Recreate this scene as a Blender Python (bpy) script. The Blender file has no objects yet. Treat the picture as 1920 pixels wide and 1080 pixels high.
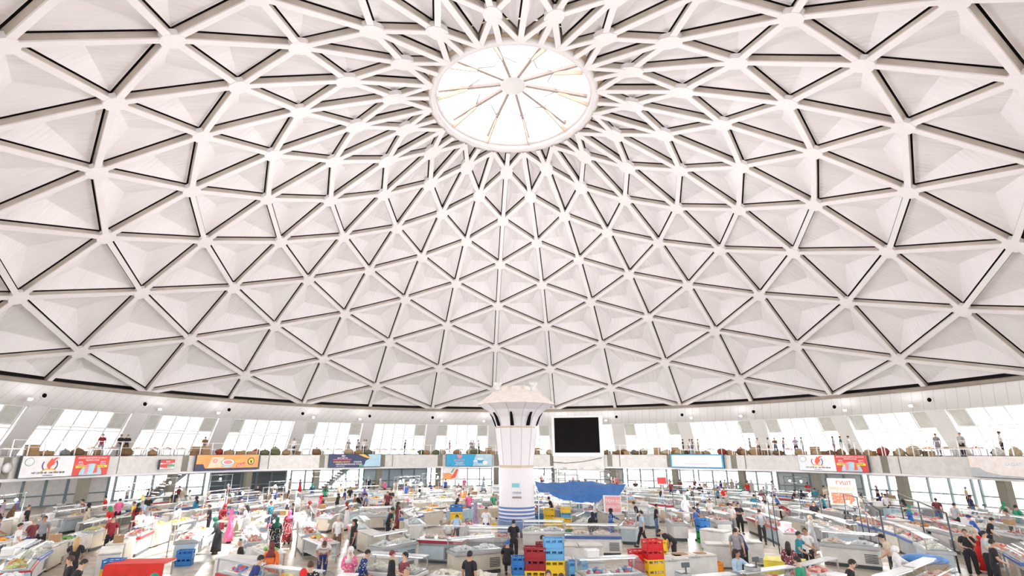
import bpy, math, random
import numpy as np
from math import sin, cos, pi, radians, atan2, hypot, degrees
from mathutils import Vector, Matrix, Euler

random.seed(11)
C = bpy.context.scene.collection
S = bpy.context.scene

# ------------------------------------------------------------------ camera
CAM = Vector((0, -31.713, 4.6))
YAW, PITCH, FPX, CX, CY = -0.029986, 0.286231, 947.27, 938.26, 567.96
cy_, sy_, cp_, sp_ = cos(YAW), sin(YAW), cos(PITCH), sin(PITCH)
FWD = Vector((sy_ * cp_, cy_ * cp_, sp_))
RGT = Vector((cy_, -sy_, 0))
UPV = RGT.cross(FWD)
cam_d = bpy.data.cameras.new('camera')
cam = bpy.data.objects.new('camera', cam_d)
C.objects.link(cam)
M = Matrix((RGT, UPV, -FWD)).transposed().to_4x4()
M.translation = CAM
cam.matrix_world = M
cam_d.sensor_width = 36
cam_d.lens = FPX / 1920 * 36
cam_d.shift_x = (960 - CX) / 1920
cam_d.shift_y = (CY - 540) / 1920
cam_d.clip_end = 400
S.camera = cam

# ------------------------------------------------------------------ world, sun, exposure
w = bpy.data.worlds.new('sky')
S.world = w
w.use_nodes = True
bg = w.node_tree.nodes['Background']
bg.inputs[0].default_value = (0.985, 0.975, 1.0, 1)
bg.inputs[1].default_value = 0.95
sun_d = bpy.data.lights.new('sun', 'SUN')
sun_d.energy = 7.0
sun_d.angle = radians(0.6)
sun_d.color = (1, 0.985, 0.97)
sun = bpy.data.objects.new('sun', sun_d)
C.objects.link(sun)
sun.rotation_euler = (Vector((-15.5, -2.5, 0)) - Vector((0, 0, 29.5))).to_track_quat('-Z', 'Y').to_euler()
S.view_settings.view_transform = 'Standard'
S.view_settings.look = 'None'
S.view_settings.gamma = 1
S.view_settings.use_curve_mapping = False
S.view_settings.exposure = 1.6
S.cycles.max_bounces = 10
S.cycles.diffuse_bounces = 7
S.cycles.glossy_bounces = 3
S.cycles.transmission_bounces = 6
S.cycles.transparent_max_bounces = 24
S.cycles.sample_clamp_indirect = 6
S.cycles.caustics_reflective = False
S.cycles.caustics_refractive = False


def ray(x, y):
    return FWD + RGT * ((x - CX) / FPX) + UPV * ((CY - y) / FPX)


def hit(x, y, z=0.0):
    d = ray(x, y)
    return CAM + d * ((z - CAM.z) / d.z)


def hitr(x, y, r):
    d = ray(x, y)
    a = d.x ** 2 + d.y ** 2
    b = 2 * (CAM.x * d.x + CAM.y * d.y)
    c = CAM.x ** 2 + CAM.y ** 2 - r * r
    t = (-b + math.sqrt(b * b - 4 * a * c)) / 2 / a
    return CAM + d * t


def pix(P):
    d = Vector(P) - CAM
    f = d.dot(FWD)
    if f < 0.1:
        return (-9999, -9999, f)
    return (CX + FPX * d.dot(RGT) / f, CY - FPX * d.dot(UPV) / f, f)


def inframe(P, m=0):
    x, y, f = pix(P)
    return f > 0.1 and -m < x < 1920 + m and -m < y < 1080 + m


# ------------------------------------------------------------------ materials
MATS = {}


def mat(name, col, rough=0.6, metal=0.0, var=0.08, scale=3.0, kind=None, bump=0.0):
    if name in MATS:
        return MATS[name]
    m = bpy.data.materials.new(name)
    m.use_nodes = True
    nt = m.node_tree
    N, L = nt.nodes, nt.links
    p = N['Principled BSDF']
    p.inputs['Roughness'].default_value = rough
    p.inputs['Metallic'].default_value = metal
    tc = N.new('ShaderNodeTexCoord')
    nz = N.new('ShaderNodeTexNoise')
    nz.inputs['Scale'].default_value = scale
    nz.inputs['Detail'].default_value = 4
    L.new(tc.outputs['Object'], nz.inputs['Vector'])
    cr = N.new('ShaderNodeValToRGB')
    cr.color_ramp.elements[0].position = 0.3
    cr.color_ramp.elements[1].position = 0.7
    a = [max(0, c * (1 - var)) for c in col]
    b = [min(1, c * (1 + var)) for c in col]
    cr.color_ramp.elements[0].color = (*a, 1)
    cr.color_ramp.elements[1].color = (*b, 1)
    L.new(nz.outputs['Fac'], cr.inputs['Fac'])
    out = cr.outputs['Color']
    if kind == 'folds':      # folded sheet: long ridges running up the shell
        uv = N.new('ShaderNodeUVMap')
        wv = N.new('ShaderNodeTexWave')
        wv.wave_type = 'BANDS'
        wv.bands_direction = 'X'
        wv.inputs['Scale'].default_value = 0.22
        wv.inputs['Distortion'].default_value = 0.1
        L.new(uv.outputs['UV'], wv.inputs['Vector'])
        w2 = N.new('ShaderNodeTexWave')
        w2.wave_type = 'BANDS'
        w2.bands_direction = 'X'
        w2.inputs['Scale'].default_value = 1.1
        w2.inputs['Distortion'].default_value = 0.3
        L.new(uv.outputs['UV'], w2.inputs['Vector'])
        ad = N.new('ShaderNodeMath')
        ad.operation = 'MULTIPLY_ADD'
        ad.inputs[1].default_value = 0.25
        L.new(w2.outputs['Fac'], ad.inputs[0])
        L.new(wv.outputs['Fac'], ad.inputs[2])
        bp = N.new('ShaderNodeBump')
        bp.inputs['Strength'].default_value = 0.3
        bp.inputs['Distance'].default_value = 0.25
        L.new(ad.outputs[0], bp.inputs['Height'])
        L.new(bp.outputs['Normal'], p.inputs['Normal'])
    elif kind == 'lines':     # vertical sheet joints
        uv = N.new('ShaderNodeUVMap')
        br = N.new('ShaderNodeTexBrick')
        br.offset = 0
        br.inputs['Scale'].default_value = 1
        br.inputs['Brick Width'].default_value = 0.9
        br.inputs['Row Height'].default_value = 40
        br.inputs['Mortar Size'].default_value = 0.018
        br.inputs['Mortar'].default_value = (*[c * 0.7 for c in col], 1)
        L.new(uv.outputs['UV'], br.inputs['Vector'])
        L.new(out, br.inputs['Color1'])
        L.new(out, br.inputs['Color2'])
        out = br.outputs['Color']
    elif kind == 'floor':
        vo = N.new('ShaderNodeTexVoronoi')
        vo.inputs['Scale'].default_value = 2.2
        L.new(tc.outputs['Object'], vo.inputs['Vector'])
        c2 = N.new('ShaderNodeValToRGB')
        e = c2.color_ramp.elements
        e[0].color = (0.42, 0.34, 0.24, 1)
        e[1].color = (0.64, 0.59, 0.52, 1)
        e.new(0.4).color = (0.48, 0.43, 0.34, 1)
        sp = N.new('ShaderNodeSeparateColor')
        L.new(vo.outputs['Color'], sp.inputs[0])
        L.new(sp.outputs[0], c2.inputs['Fac'])
        br = N.new('ShaderNodeTexBrick')
        br.inputs['Scale'].default_value = 1
        br.inputs['Brick Width'].default_value = 1.0
        br.inputs['Row Height'].default_value = 1.0
        br.inputs['Mortar Size'].default_value = 0.02
        br.inputs['Mortar'].default_value = (0.4, 0.36, 0.32, 1)
        L.new(tc.outputs['Object'], br.inputs['Vector'])
        L.new(c2.outputs['Color'], br.inputs['Color1'])
        L.new(c2.outputs['Color'], br.inputs['Color2'])
        out = br.outputs['Color']
    elif kind == 'spots':
        vo = N.new('ShaderNodeTexVoronoi')
        vo.inputs['Scale'].default_value = 14
        L.new(tc.outputs['Object'], vo.inputs['Vector'])
        c2 = N.new('ShaderNodeValToRGB')
        c2.color_ramp.interpolation = 'CONSTANT'
        c2.color_ramp.elements[0].color = (*[min(1, c * 0.3 + .6) for c in col], 1)
        c2.color_ramp.elements[1].position = 0.3
        c2.color_ramp.elements[1].color = (*col, 1)
        L.new(vo.outputs['Distance'], c2.inputs['Fac'])
        out = c2.outputs['Color']
    L.new(out, p.inputs['Base Color'])
    if bump:
        bp = N.new('ShaderNodeBump')
        bp.inputs['Strength'].default_value = bump
        L.new(nz.outputs['Fac'], bp.inputs['Height'])
        L.new(bp.outputs['Normal'], p.inputs['Normal'])
    MATS[name] = m
    return m


def glassmat(name, tint=(0.95, 0.98, 0.98), gloss=0.12, haze=0.0):
    if name in MATS:
        return MATS[name]
    m = bpy.data.materials.new(name)
    m.use_nodes = True
    N, L = m.node_tree.nodes, m.node_tree.links
    N.remove(N['Principled BSDF'])
    tr = N.new('ShaderNodeBsdfTransparent')
    nz = N.new('ShaderNodeTexNoise')
    nz.inputs['Scale'].default_value = 1.5
    cr = N.new('ShaderNodeValToRGB')
    cr.color_ramp.elements[0].color = (*[c * .96 for c in tint], 1)
    cr.color_ramp.elements[1].color = (*tint, 1)
    L.new(nz.outputs['Fac'], cr.inputs['Fac'])
    L.new(cr.outputs['Color'], tr.inputs['Color'])
    gl = N.new('ShaderNodeBsdfGlossy')
    gl.inputs['Roughness'].default_value = 0.05
    lw = N.new('ShaderNodeLayerWeight')
    lw.inputs['Blend'].default_value = 0.25
    mr = N.new('ShaderNodeMapRange')
    mr.inputs['To Min'].default_value = gloss * 0.5
    mr.inputs['To Max'].default_value = min(1, gloss * 3)
    L.new(lw.outputs['Facing'], mr.inputs['Value'])
    mx = N.new('ShaderNodeMixShader')
    L.new(mr.outputs[0], mx.inputs[0])
    L.new(tr.outputs[0], mx.inputs[1])
    L.new(gl.outputs[0], mx.inputs[2])
    last = mx
    if haze:
        tl = N.new('ShaderNodeBsdfTranslucent')
        tl.inputs['Color'].default_value = (*tint, 1)
        m2 = N.new('ShaderNodeMixShader')
        m2.inputs[0].default_value = haze
        L.new(mx.outputs[0], m2.inputs[1])
        L.new(tl.outputs[0], m2.inputs[2])
        last = m2
    L.new(last.outputs[0], N['Material Output'].inputs['Surface'])
    MATS[name] = m
    return m


def emit(name, col, s):
    if name in MATS:
        return MATS[name]
    m = mat(name, col, 0.4)
    p = m.node_tree.nodes['Principled BSDF']
    p.inputs['Emission Color'].default_value = (*col, 1)
    p.inputs['Emission Strength'].default_value = s
    return m


WHITE = mat('white_paint', (0.83, 0.81, 0.83), 0.55, scale=0.6, var=0.03)
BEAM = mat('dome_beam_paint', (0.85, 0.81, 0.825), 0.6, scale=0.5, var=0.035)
WEB = mat('rib_side_dirt_shade', (0.56, 0.50, 0.44), 0.7, scale=0.8, var=0.12)  # brownish dirt tint with occlusion shade mixed into the colour
PANEL = mat('dome_panel_sheet', (0.86, 0.83, 0.85), 0.8, scale=0.35, var=0.04, kind='folds')
DARK = mat('slit_shade_black', (0.035, 0.03, 0.028), 0.9)
BROWN = mat('stained_concrete', (0.36, 0.31, 0.26), 0.8, scale=2)
CONC = mat('grey_concrete', (0.66, 0.645, 0.62), 0.75, scale=2.5, var=0.09)
CONCD = mat('dark_concrete', (0.24, 0.23, 0.19), 0.85, scale=2)  # plain darker concrete for slab, columns and steps
LIP = mat('white_cladding', (0.87, 0.85, 0.86), 0.5, kind='lines', scale=0.7, var=0.03)
FLOOR = mat('mosaic_floor', (0.6, 0.55, 0.48), 0.35, kind='floor')
GROUND = mat('pale_ground', (0.75, 0.73, 0.70), 0.9, scale=0.1)
STEEL = mat('steel', (0.55, 0.56, 0.57), 0.3, 0.9, var=0.04)
WMET = mat('white_metal', (0.82, 0.82, 0.82), 0.4, var=0.03)
GMET = mat('grey_metal', (0.42, 0.44, 0.46), 0.45, 0.3)
DMET = mat('dark_metal', (0.07, 0.09, 0.10), 0.5, 0.3)
BLACK = mat('black_plastic', (0.008, 0.007, 0.007), 0.9)
BLACK.node_tree.nodes['Principled BSDF'].inputs['Specular IOR Level'].default_value = 0.1
GLASS = glassmat('counter_glass', (0.93, 0.97, 0.97), 0.16)
PANE = glassmat('window_pane', (0.97, 0.98, 1.0), 0.05, haze=0.25)
BLIND = mat('window_blind', (0.66, 0.66, 0.63), 0.8)
SKYGL = glassmat('skylight_pane', (0.97, 0.97, 0.97), 0.04, haze=0.2)
TEALF = mat('teal_grey_frame', (0.22, 0.29, 0.33), 0.5)


# ------------------------------------------------------------------ mesh builder
class MB:
    def __init__(s):
        s.v, s.f, s.mi, s.sm, s.uv = [], [], [], [], {}

    def add(s, vs, fs, mi=0, smooth=False, uvs=None):
        b = len(s.v)
        s.v += [tuple(v) for v in vs]
        for k, f in enumerate(fs):
            if uvs:
                s.uv[len(s.f)] = [uvs[i] for i in f]
            s.f.append([b + i for i in f])
            s.mi.append(mi)
            s.sm.append(smooth)
        return s

    def box(s, c, d, mi=0, R=None, bev=0.0):
        x, y, z = d[0] / 2, d[1] / 2, d[2] / 2
        if bev:
            b = bev
            vs, q = [], [(-x, -y), (x, -y), (x, y), (-x, y)]
            ring = []
            for (px, py) in q:
                sx, sy = (1 if px > 0 else -1), (1 if py > 0 else -1)
                if sx * sy > 0:
                    ring += [(px, py - sy * b), (px - sx * b, py)]
                else:
                    ring += [(px - sx * b, py), (px, py - sy * b)]
            ring2 = [(px * (1 - b / x), py * (1 - b / y)) for px, py in ring]
            for zz, rg in ((-z, ring2), (-z + b, ring), (z - b, ring), (z, ring2)):
                vs += [Vector((px, py, zz)) for px, py in rg]
            fs = [list(range(7, -1, -1)), list(range(24, 32))]
            for l in range(3):
                for i in range(8):
                    j = (i + 1) % 8
                    fs.append([l * 8 + i, l * 8 + j, l * 8 + 8 + j, l * 8 + 8 + i])
        else:
            vs = [Vector(p) for p in ((-x, -y, -z), (x, -y, -z), (x, y, -z), (-x, y, -z), (-x, -y, z), (x, -y, z), (x, y, z), (-x, y, z))]
            fs = [(3, 2, 1, 0), (4, 5, 6, 7), (0, 1, 5, 4), (1, 2, 6, 5), (2, 3, 7, 6), (3, 0, 4, 7)]
        if R is not None:
            vs = [R @ v for v in vs]
        c = Vector(c)
        return s.add([v + c for v in vs], fs, mi)

    def bar(s, p, q, w, h, up=(0, 0, 1), mi=0):
        p, q = Vector(p), Vector(q)
        d = (q - p)
        l = d.length
        d.normalize()
        u = Vector(up)
        x = d.cross(u)
        if x.length < 1e-4:
            x = d.cross(Vector((1, 0, 0)))
        x.normalize()
        u = x.cross(d)
        vs = []
        for e in (p, q):
            for a, b in ((-1, -1), (1, -1), (1, 1), (-1, 1)):
                vs.append(e + x * (a * w / 2) + u * (b * h / 2))
        return s.add(vs, [(0, 1, 2, 3), (7, 6, 5, 4), (0, 4, 5, 1), (1, 5, 6, 2), (2, 6, 7, 3), (3, 7, 4, 0)], mi)

    def tube(s, pts, r, n=6, mi=0, caps=True):
        pts = [Vector(p) for p in pts]
        rs = r if isinstance(r, (list, tuple)) else [r] * len(pts)
        vs, fs = [], []
        for i, p in enumerate(pts):
            d = (pts[min(i + 1, len(pts) - 1)] - pts[max(i - 1, 0)]).normalized()
            x = d.cross(Vector((0, 0, 1)))
            if x.length < 1e-3:
                x = Vector((1, 0, 0))
            x.normalize()
            y = x.cross(d)
            for k in range(n):
                a = 2 * pi * k / n
                vs.append(p + (x * cos(a) + y * sin(a)) * rs[i])
        for i in range(len(pts) - 1):
            for k in range(n):
                j = (k + 1) % n
                fs.append((i * n + k, (i + 1) * n + k, (i + 1) * n + j, i * n + j))
        if caps:
            fs.append(list(range(n)))
            fs.append([len(pts) * n - 1 - k for k in range(n)])
        return s.add(vs, fs, mi, True)

    def lathe(s, prof, n=24, mi=0, c=(0, 0, 0), smooth=True, sx=1, sy=1, close=True, ph=0.0):
        vs, fs = [], []
        for r, z in prof:
            for k in range(n):
                a = 2 * pi * k / n + ph
                vs.append((c[0] + r * cos(a) * sx, c[1] + r * sin(a) * sy, c[2] + z))
        for i in range(len(prof) - 1):
            for k in range(n):
                j = (k + 1) % n
                fs.append((i * n + k, i * n + j, (i + 1) * n + j, (i + 1) * n + k))
        if close:
            fs.append([n - 1 - k for k in range(n)])
            fs.append([(len(prof) - 1) * n + k for k in range(n)])
        return s.add(vs, fs, mi, smooth)

    def arcstrip(s, prof, a0, a1, n, mi=0, closed=False, smooth=True):
        """profile of (r, z) swept in azimuth a0..a1 (degrees from +y towards +x)"""
        P = len(prof)
        vs, fs, uvs = [], [], []
        for i in range(n + 1):
            a = radians(a0 + (a1 - a0) * i / n)
            for r, z in prof:
                vs.append((r * sin(a), r * cos(a), z))
                uvs.append((a * r, z))
        for i in range(n):
            for k in range(P if closed else P - 1):
                j = (k + 1) % P
                fs.append((i * P + k, i * P + j, (i + 1) * P + j, (i + 1) * P + k))
        if closed and abs(a1 - a0) < 359:
            fs.append(list(range(P))[::-1])
            fs.append([n * P + k for k in range(P)])
        return s.add(vs, fs, mi, smooth, uvs)

    def blob(s, c, r, mi=0, n=7, m=5, jit=0.15, rnd=random):
        vs, fs = [], []
        for i in range(m + 1):
            t = pi * i / m
            for k in range(n):
                a = 2 * pi * k / n
                q = 1 + rnd.uniform(-jit, jit)
                vs.append((c[0] + r[0] * sin(t) * cos(a) * q, c[1] + r[1] * sin(t) * sin(a) * q, c[2] + r[2] * cos(t) * q))
        for i in range(m):
            for k in range(n):
                j = (k + 1) % n
                fs.append((i * n + k, (i + 1) * n + k, (i + 1) * n + j, i * n + j))
        return s.add(vs, fs, mi, True)

    def mesh(s, name):
        me = bpy.data.meshes.new(name)
        me.from_pydata(s.v, [], s.f)
        me.polygons.foreach_set('material_index', s.mi)
        me.polygons.foreach_set('use_smooth', s.sm)
        if s.uv:
            ul = me.uv_layers.new(name='UVMap')
            for fi, co in s.uv.items():
                p = me.polygons[fi]
                for li, c in zip(p.loop_indices, co):
                    ul.data[li].uv = c
        me.update()
        return me


def setp(o, label=None, cat=None, group=None, kind=None):
    if label: o['label'] = label
    if cat: o['category'] = cat
    if group: o['group'] = group
    if kind: o['kind'] = kind
    return o


def empty(name, loc=(0, 0, 0), rz=0.0, **k):
    o = bpy.data.objects.new(name, None)
    o.empty_display_size = 0.1
    C.objects.link(o)
    o.location = loc
    o.rotation_euler = (0, 0, rz)
    return setp(o, **k)


def link(name, me, mats, parent=None, **k):
    """link a mesh; materials sit on the object so meshes can be shared"""
    if isinstance(me, MB):
        me = me.mesh(name)
    if not isinstance(mats, (list, tuple)):
        mats = [mats]
    o = bpy.data.objects.new(name, me)
    while len(me.materials) < len(mats):
        me.materials.append(None)
    for i, m in enumerate(mats):
        o.material_slots[i].link = 'OBJECT'
        o.material_slots[i].material = m
    C.objects.link(o)
    if parent is not None:
        o.parent = parent
    return setp(o, **k)


def text(name, s, size, m, parent, x, z, y=-0.03, align='CENTER', ext=0.004, sx=1.0):
    cu = bpy.data.curves.new(name, 'FONT')
    cu.body = s
    cu.size = size
    cu.extrude = ext
    cu.align_x = align
    cu.offset = size * 0.012
    cu.resolution_u = 2
    t_ = bpy.data.objects.new('txt', cu)
    C.objects.link(t_)
    dg = bpy.context.evaluated_depsgraph_get()
    me = bpy.data.meshes.new_from_object(t_.evaluated_get(dg))
    bpy.data.objects.remove(t_)
    o = link(name, me, m, parent)
    o.location = (x, y, z)
    o.rotation_euler = (pi / 2, 0, 0)
    o.scale = (sx, 1, 1)
    return o


# ------------------------------------------------------------------ automatic, distinguishing labels
REG = []
SECT = [(205, 'crest billboard'), (345, 'small red sign'), (490, 'orange billboard'), (730, 'navy billboard'), (925, 'bright blue billboard'),
        (1012, 'central column'), (1140, 'black screen'), (1250, 'bare grey parapet'), (1375, 'pale blue billboard'),
        (1640, 'red-and-white billboard'), (1810, 'wide grey parapet'), (99999, 'cream billboard')]


def reg(o, desc, where=None):
    """desc: look of the thing; finished by finish_labels()"""
    REG.append((o, desc, where))
    return o


def nth(i, n):
    if i == 0: return 'leftmost'
    if i == n - 1: return 'rightmost'
    k = i + 1
    W_ = ['', 'first', 'second', 'third', 'fourth', 'fifth', 'sixth', 'seventh', 'eighth', 'ninth', 'tenth', 'eleventh', 'twelfth', 'thirteenth', 'fourteenth', 'fifteenth', 'sixteenth', 'seventeenth']
    if k <= (n + 1) // 2:
        return W_[min(k, 17)] + ' from left'
    k = n - i
    return W_[min(k, 17)] + ' from right'


def finish_labels():
    by = {}
    for o, desc, where in REG:
        P = o.matrix_world.translation if False else o.location
        x, y, f = pix((P.x, P.y, P.z + 0.8))
        sec = next(n for lim, n in SECT if x < lim)
        if where is None:
            d = (Vector((P.x, P.y, 0)) - Vector((CAM.x, CAM.y, 0))).length
            zone = 'front' if d < 24 else 'middle' if d < 33 else 'rear' if d < 45 else 'far'
            ph = '%s rows below %s' % (zone, sec)
        elif where == 'SEC':
            ph = 'near %s' % sec
        else:
            ph = where.replace('SEC', sec)
        by.setdefault((desc, ph), []).append((x, y, o))
    for (desc, ph), lst in by.items():
        lst.sort(key=lambda t: (round(t[0]), t[1]))
        n = len(lst)
        for i, (x, y, o) in enumerate(lst):
            o['label'] = (desc + ', ' + ph) if n == 1 else '%s, %s, %s' % (desc, ph, nth(i, n))


# ================================================================== DOME
R0 = 40.0
RR = [0.21434, 0.29152, 0.36983, 0.44363, 0.51576, 0.58746, 0.65595, 0.72896, 0.79645, 0.86271, 0.92891, 1.0]
ZZ = [0.46659, 0.44341, 0.41999, 0.3884, 0.35665, 0.31881, 0.27767, 0.23007, 0.17922, 0.11968, 0.06016, 0.0]
ZB = 10.05
AZ0 = degrees(-0.077573)
ROC = 6.05


def node(k, a):
    az = radians(AZ0 + 24.0 * a) - 0.0015245 * (k - 5) / 5
    if k < 0:
        r, z = ROC + 0.1, ZB + 0.4735 * R0
    else:
        r, z = RR[k] * R0, ZB + ZZ[k] * R0
    return Vector((r * sin(az), r * cos(az), z))


def nrm(P):   # outward normal of the shell (approx.)
    h = hypot(P.x, P.y)
    r = h / R0
    ks = np.interp(r, RR, [-(ZZ[min(i + 1, 11)] - ZZ[max(i - 1, 0)]) / (RR[min(i + 1, 11)] - RR[max(i - 1, 0)]) for i in range(12)])
    v = Vector((P.x / h * ks, P.y / h * ks, 1))
    return v.normalized()


dome = empty('ceiling', (0, 0, 0), kind='structure', label='white ribbed dome ceiling of triangular bays around a round skylight')
BW, BD = 0.36, 0.44
ribs, diags, hubs, panels = [], [], [], []
for j in range(15):
    for k in range(12):
        a = j + (0.5 if k % 2 else 0.0)
        P = node(k, a)
        # rib up the meridian
        if k >= 2:
            ribs.append((node(k - 2, a), P))
        else:
            ribs.append((node(-1, a), P))
        if k == 11:
            pass
        if k == 10:
            ribs.append((P, node(11, a)))
        # diagonals to next ring
        if k < 11:
            diags.append((P, node(k + 1, a + 0.5)))
            diags.append((P, node(k + 1, a - 0.5)))
        if k == 0:
            diags.append((node(-1, a + 0.5), P))
            diags.append((node(-1, a - 0.5), P))
        if k < 11:
            hubs.append((P, k))
        # triangular bays
        if k >= 2:
            panels.append((node(k - 2, a), P, node(k - 1, a + 0.5)))
            panels.append((node(k - 2, a), P, node(k - 1, a - 0.5)))
        if k == 0:
            panels.append((node(-1, a), P, node(-1, a + 0.5)))
            panels.append((node(-1, a), P, node(-1, a - 0.5)))
        if k == 1:
            panels.append((node(-1, a), P, node(0, a + 0.5)))
            panels.append((node(-1, a), P, node(0, a - 0.5)))
        if k == 10:
            panels.append((P, node(11, a), node(11, a + 0.5)))
            panels.append((P, node(11, a), node(11, a - 0.5)))


def vis_rank(items, cen):
    out = []
    for it in items:
        c = cen(it)
        x, y, f = pix(c)
        ok = f > 1 and -60 < x < 1980 and -60 < y < 1140
        out.append((0 if ok else 1, f if ok else 1e9, it))
    out.sort(key=lambda t: (t[0], t[1]))
    return [(t[0] == 0, t[2]) for t in out]


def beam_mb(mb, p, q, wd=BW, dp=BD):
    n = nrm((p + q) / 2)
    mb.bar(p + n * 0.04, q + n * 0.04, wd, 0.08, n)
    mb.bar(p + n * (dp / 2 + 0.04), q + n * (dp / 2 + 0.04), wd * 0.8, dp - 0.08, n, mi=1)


def panel_mb(mb, tri):
    A, B, D = tri
    cen = (A + B + D) / 3
    n = nrm(cen)
    off = n * 0.53
    corners = []
    for i in range(3):       # inset every edge by g
        P, Q, T = (A, B, D)[i], (A, B, D)[(i + 1) % 3], (A, B, D)[(i + 2) % 3]
        e1 = (Q - P).normalized()
        e2 = (T - P).normalized()
        s_ = max(0.2, e1.cross(e2).length)
        corners.append(P + (e1 + e2) * (0.235 / s_) + off)
    low = min(range(3), key=lambda i: corners[i].z)
    wts = [0.29] * 3
    wts[low] = 0.42
    size = math.sqrt(max(0.1, (corners[1] - corners[0]).cross(corners[2] - corners[0]).length))
    apex = sum((corners[i] * wts[i] for i in range(3)), Vector()) + n * (0.125 * size)
    lip = [c - n * 0.05 for c in corners]
    t = Vector((cen.y, -cen.x, 0)).normalized()
    m = t.cross(n)
    vs = corners + [apex] + lip
    uv = [((v - cen).dot(t), (v - cen).dot(m)) for v in vs]
    fs = []
    for i in range(3):
        j = (i + 1) % 3
        fs.append((i, j, 3))
        fs.append((i, j, 4 + j, 4 + i))
    mb.add(vs, fs, 0, False, uv)


def build_set(items, cen, fn, name, m, cap):
    rank = vis_rank(items, cen)
    rest = MB()
    nrest = 0
    for i, (ok, it) in enumerate(rank):
        if ok and i < cap:
            mb = MB()
            fn(mb, it)
            link(name, mb, m, dome)
        else:
            fn(rest, it)
            nrest += 1
    if nrest:
        link(name, rest, m, dome, kind='stuff')


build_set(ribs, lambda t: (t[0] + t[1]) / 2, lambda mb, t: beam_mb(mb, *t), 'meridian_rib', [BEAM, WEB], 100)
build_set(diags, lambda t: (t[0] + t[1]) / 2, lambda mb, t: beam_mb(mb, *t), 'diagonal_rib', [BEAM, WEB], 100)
build_set(panels, lambda t: (t[0] + t[1] + t[2]) / 3, panel_mb, 'folded_panel', PANEL, 100)


def hub_mb(mb, it):
    P, k = it
    n = nrm(P)
    t = Vector((P.y, -P.x, 0)).normalized()
    m = n.cross(t)
    rw, rl = 0.56, [0.95, 0.85, 0.72, 0.66, 0.62][min(k, 4)]
    vs = []
    for zz, q in ((-0.05, 1.0), (0.28, 1.0)):
        for i in range(10):
            a = 2 * pi * (i + 0.5) / 10
            vs.append(P + t * cos(a) * rw + m * sin(a) * rl + n * zz)
    fs = [list(range(10)), list(range(19, 9, -1))] + [(i, 10 + i, 10 + (i + 1) % 10, (i + 1) % 10) for i in range(10)]
    mb.add(vs, fs)


build_set(hubs, lambda t: t[0], hub_mb, 'hub_plate', BEAM, 100)
# outer skin behind the bays: stops light leaks, coloured near-black to shade the slits
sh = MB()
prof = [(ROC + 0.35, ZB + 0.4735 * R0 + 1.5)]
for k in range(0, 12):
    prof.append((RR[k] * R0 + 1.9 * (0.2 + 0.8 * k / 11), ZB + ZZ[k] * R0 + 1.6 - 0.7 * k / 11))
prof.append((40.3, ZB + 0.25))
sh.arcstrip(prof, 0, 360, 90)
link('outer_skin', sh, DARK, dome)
eb = MB()
eb.arcstrip([(39.75, ZB - 0.16), (39.75, ZB + 0.16), (40.4, ZB + 0.3), (40.4, ZB - 0.16)], 0, 360, 120, closed=True)
link('base_ring_beam', eb, BROWN, dome)

# ------------------------------------------------------------------ skylight
sky = empty('window_1', (0, 0, ZB + 0.4665 * R0 + 0.55), kind='structure', label='round skylight at the top of the dome')
mb = MB()
mb.arcstrip([(5.72, -0.1), (6.22, -0.1), (6.22, 0.55), (5.72, 0.55)], 0, 360, 96, closed=True)
link('ring_frame', mb, BEAM, sky)
mb = MB()
mb.arcstrip([(5.55, 0.3), (5.72, 0.3), (5.72, 1.0), (5.55, 1.0)], 0, 360, 72, closed=True)
link('curb', mb, WHITE, sky)
HUBZ = 1.75
for i in range(10):
    a = radians(5 + 36 * i)
    p = Vector((cos(a) * 5.6, sin(a) * 5.6, 0.95))
    q = Vector((cos(a) * 0.7, sin(a) * 0.7, HUBZ))
    mb = MB().bar(p, q, 0.2, 0.26)
    link('glazing_bar', mb, mat('glazing_bar_paint', (0.40, 0.33, 0.30), 0.7), sky)
    p2 = Vector((cos(a) * 5.6, sin(a) * 5.6, 0.2))
    q2 = Vector((cos(a) * 3.4, sin(a) * 3.4, 1.15))
    link('brace', MB().bar(p2, q2, 0.10, 0.3), mat('raw_wood', (0.62, 0.5, 0.38), 0.8), sky)
for (r_, z_) in ((3.4, 1.35),):
    mb = MB()
    for i in range(10):
        a, b = radians(5 + 36 * i), radians(41 + 36 * i)
        mid = (a + b) / 2
        mb.bar((r_ * cos(a), r_ * sin(a), z_), (2.6 * cos(mid), 2.6 * sin(mid), z_ + .1), 0.08, 0.08)
        mb.bar((r_ * cos(b), r_ * sin(b), z_), (2.6 * cos(mid), 2.6 * sin(mid), z_ + .1), 0.05, 0.05)
    link('tie_rod', mb, GMET, sky)
mb = MB().lathe([(0.95, HUBZ - 0.2), (1.0, HUBZ - 0.1), (0.95, HUBZ + 0.15), (0.3, HUBZ + 0.25)], 14)
link('centre_hub', mb, WHITE, sky)
mb = MB().lathe([(5.62, 1.02), (0.9, HUBZ + 0.16)], 40, close=False, smooth=False)
link('glazing', mb, SKYGL, sky)
mb = MB()
mb.arcstrip([(6.2, 0.1), (6.5, 0.2), (6.6, 1.6), (5.62, 1.6), (5.6, 1.0)], 0, 360, 48)
link('weathered_curb_board', mb, mat('weathered_wood', (0.70, 0.56, 0.42), 0.9), sky)

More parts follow.
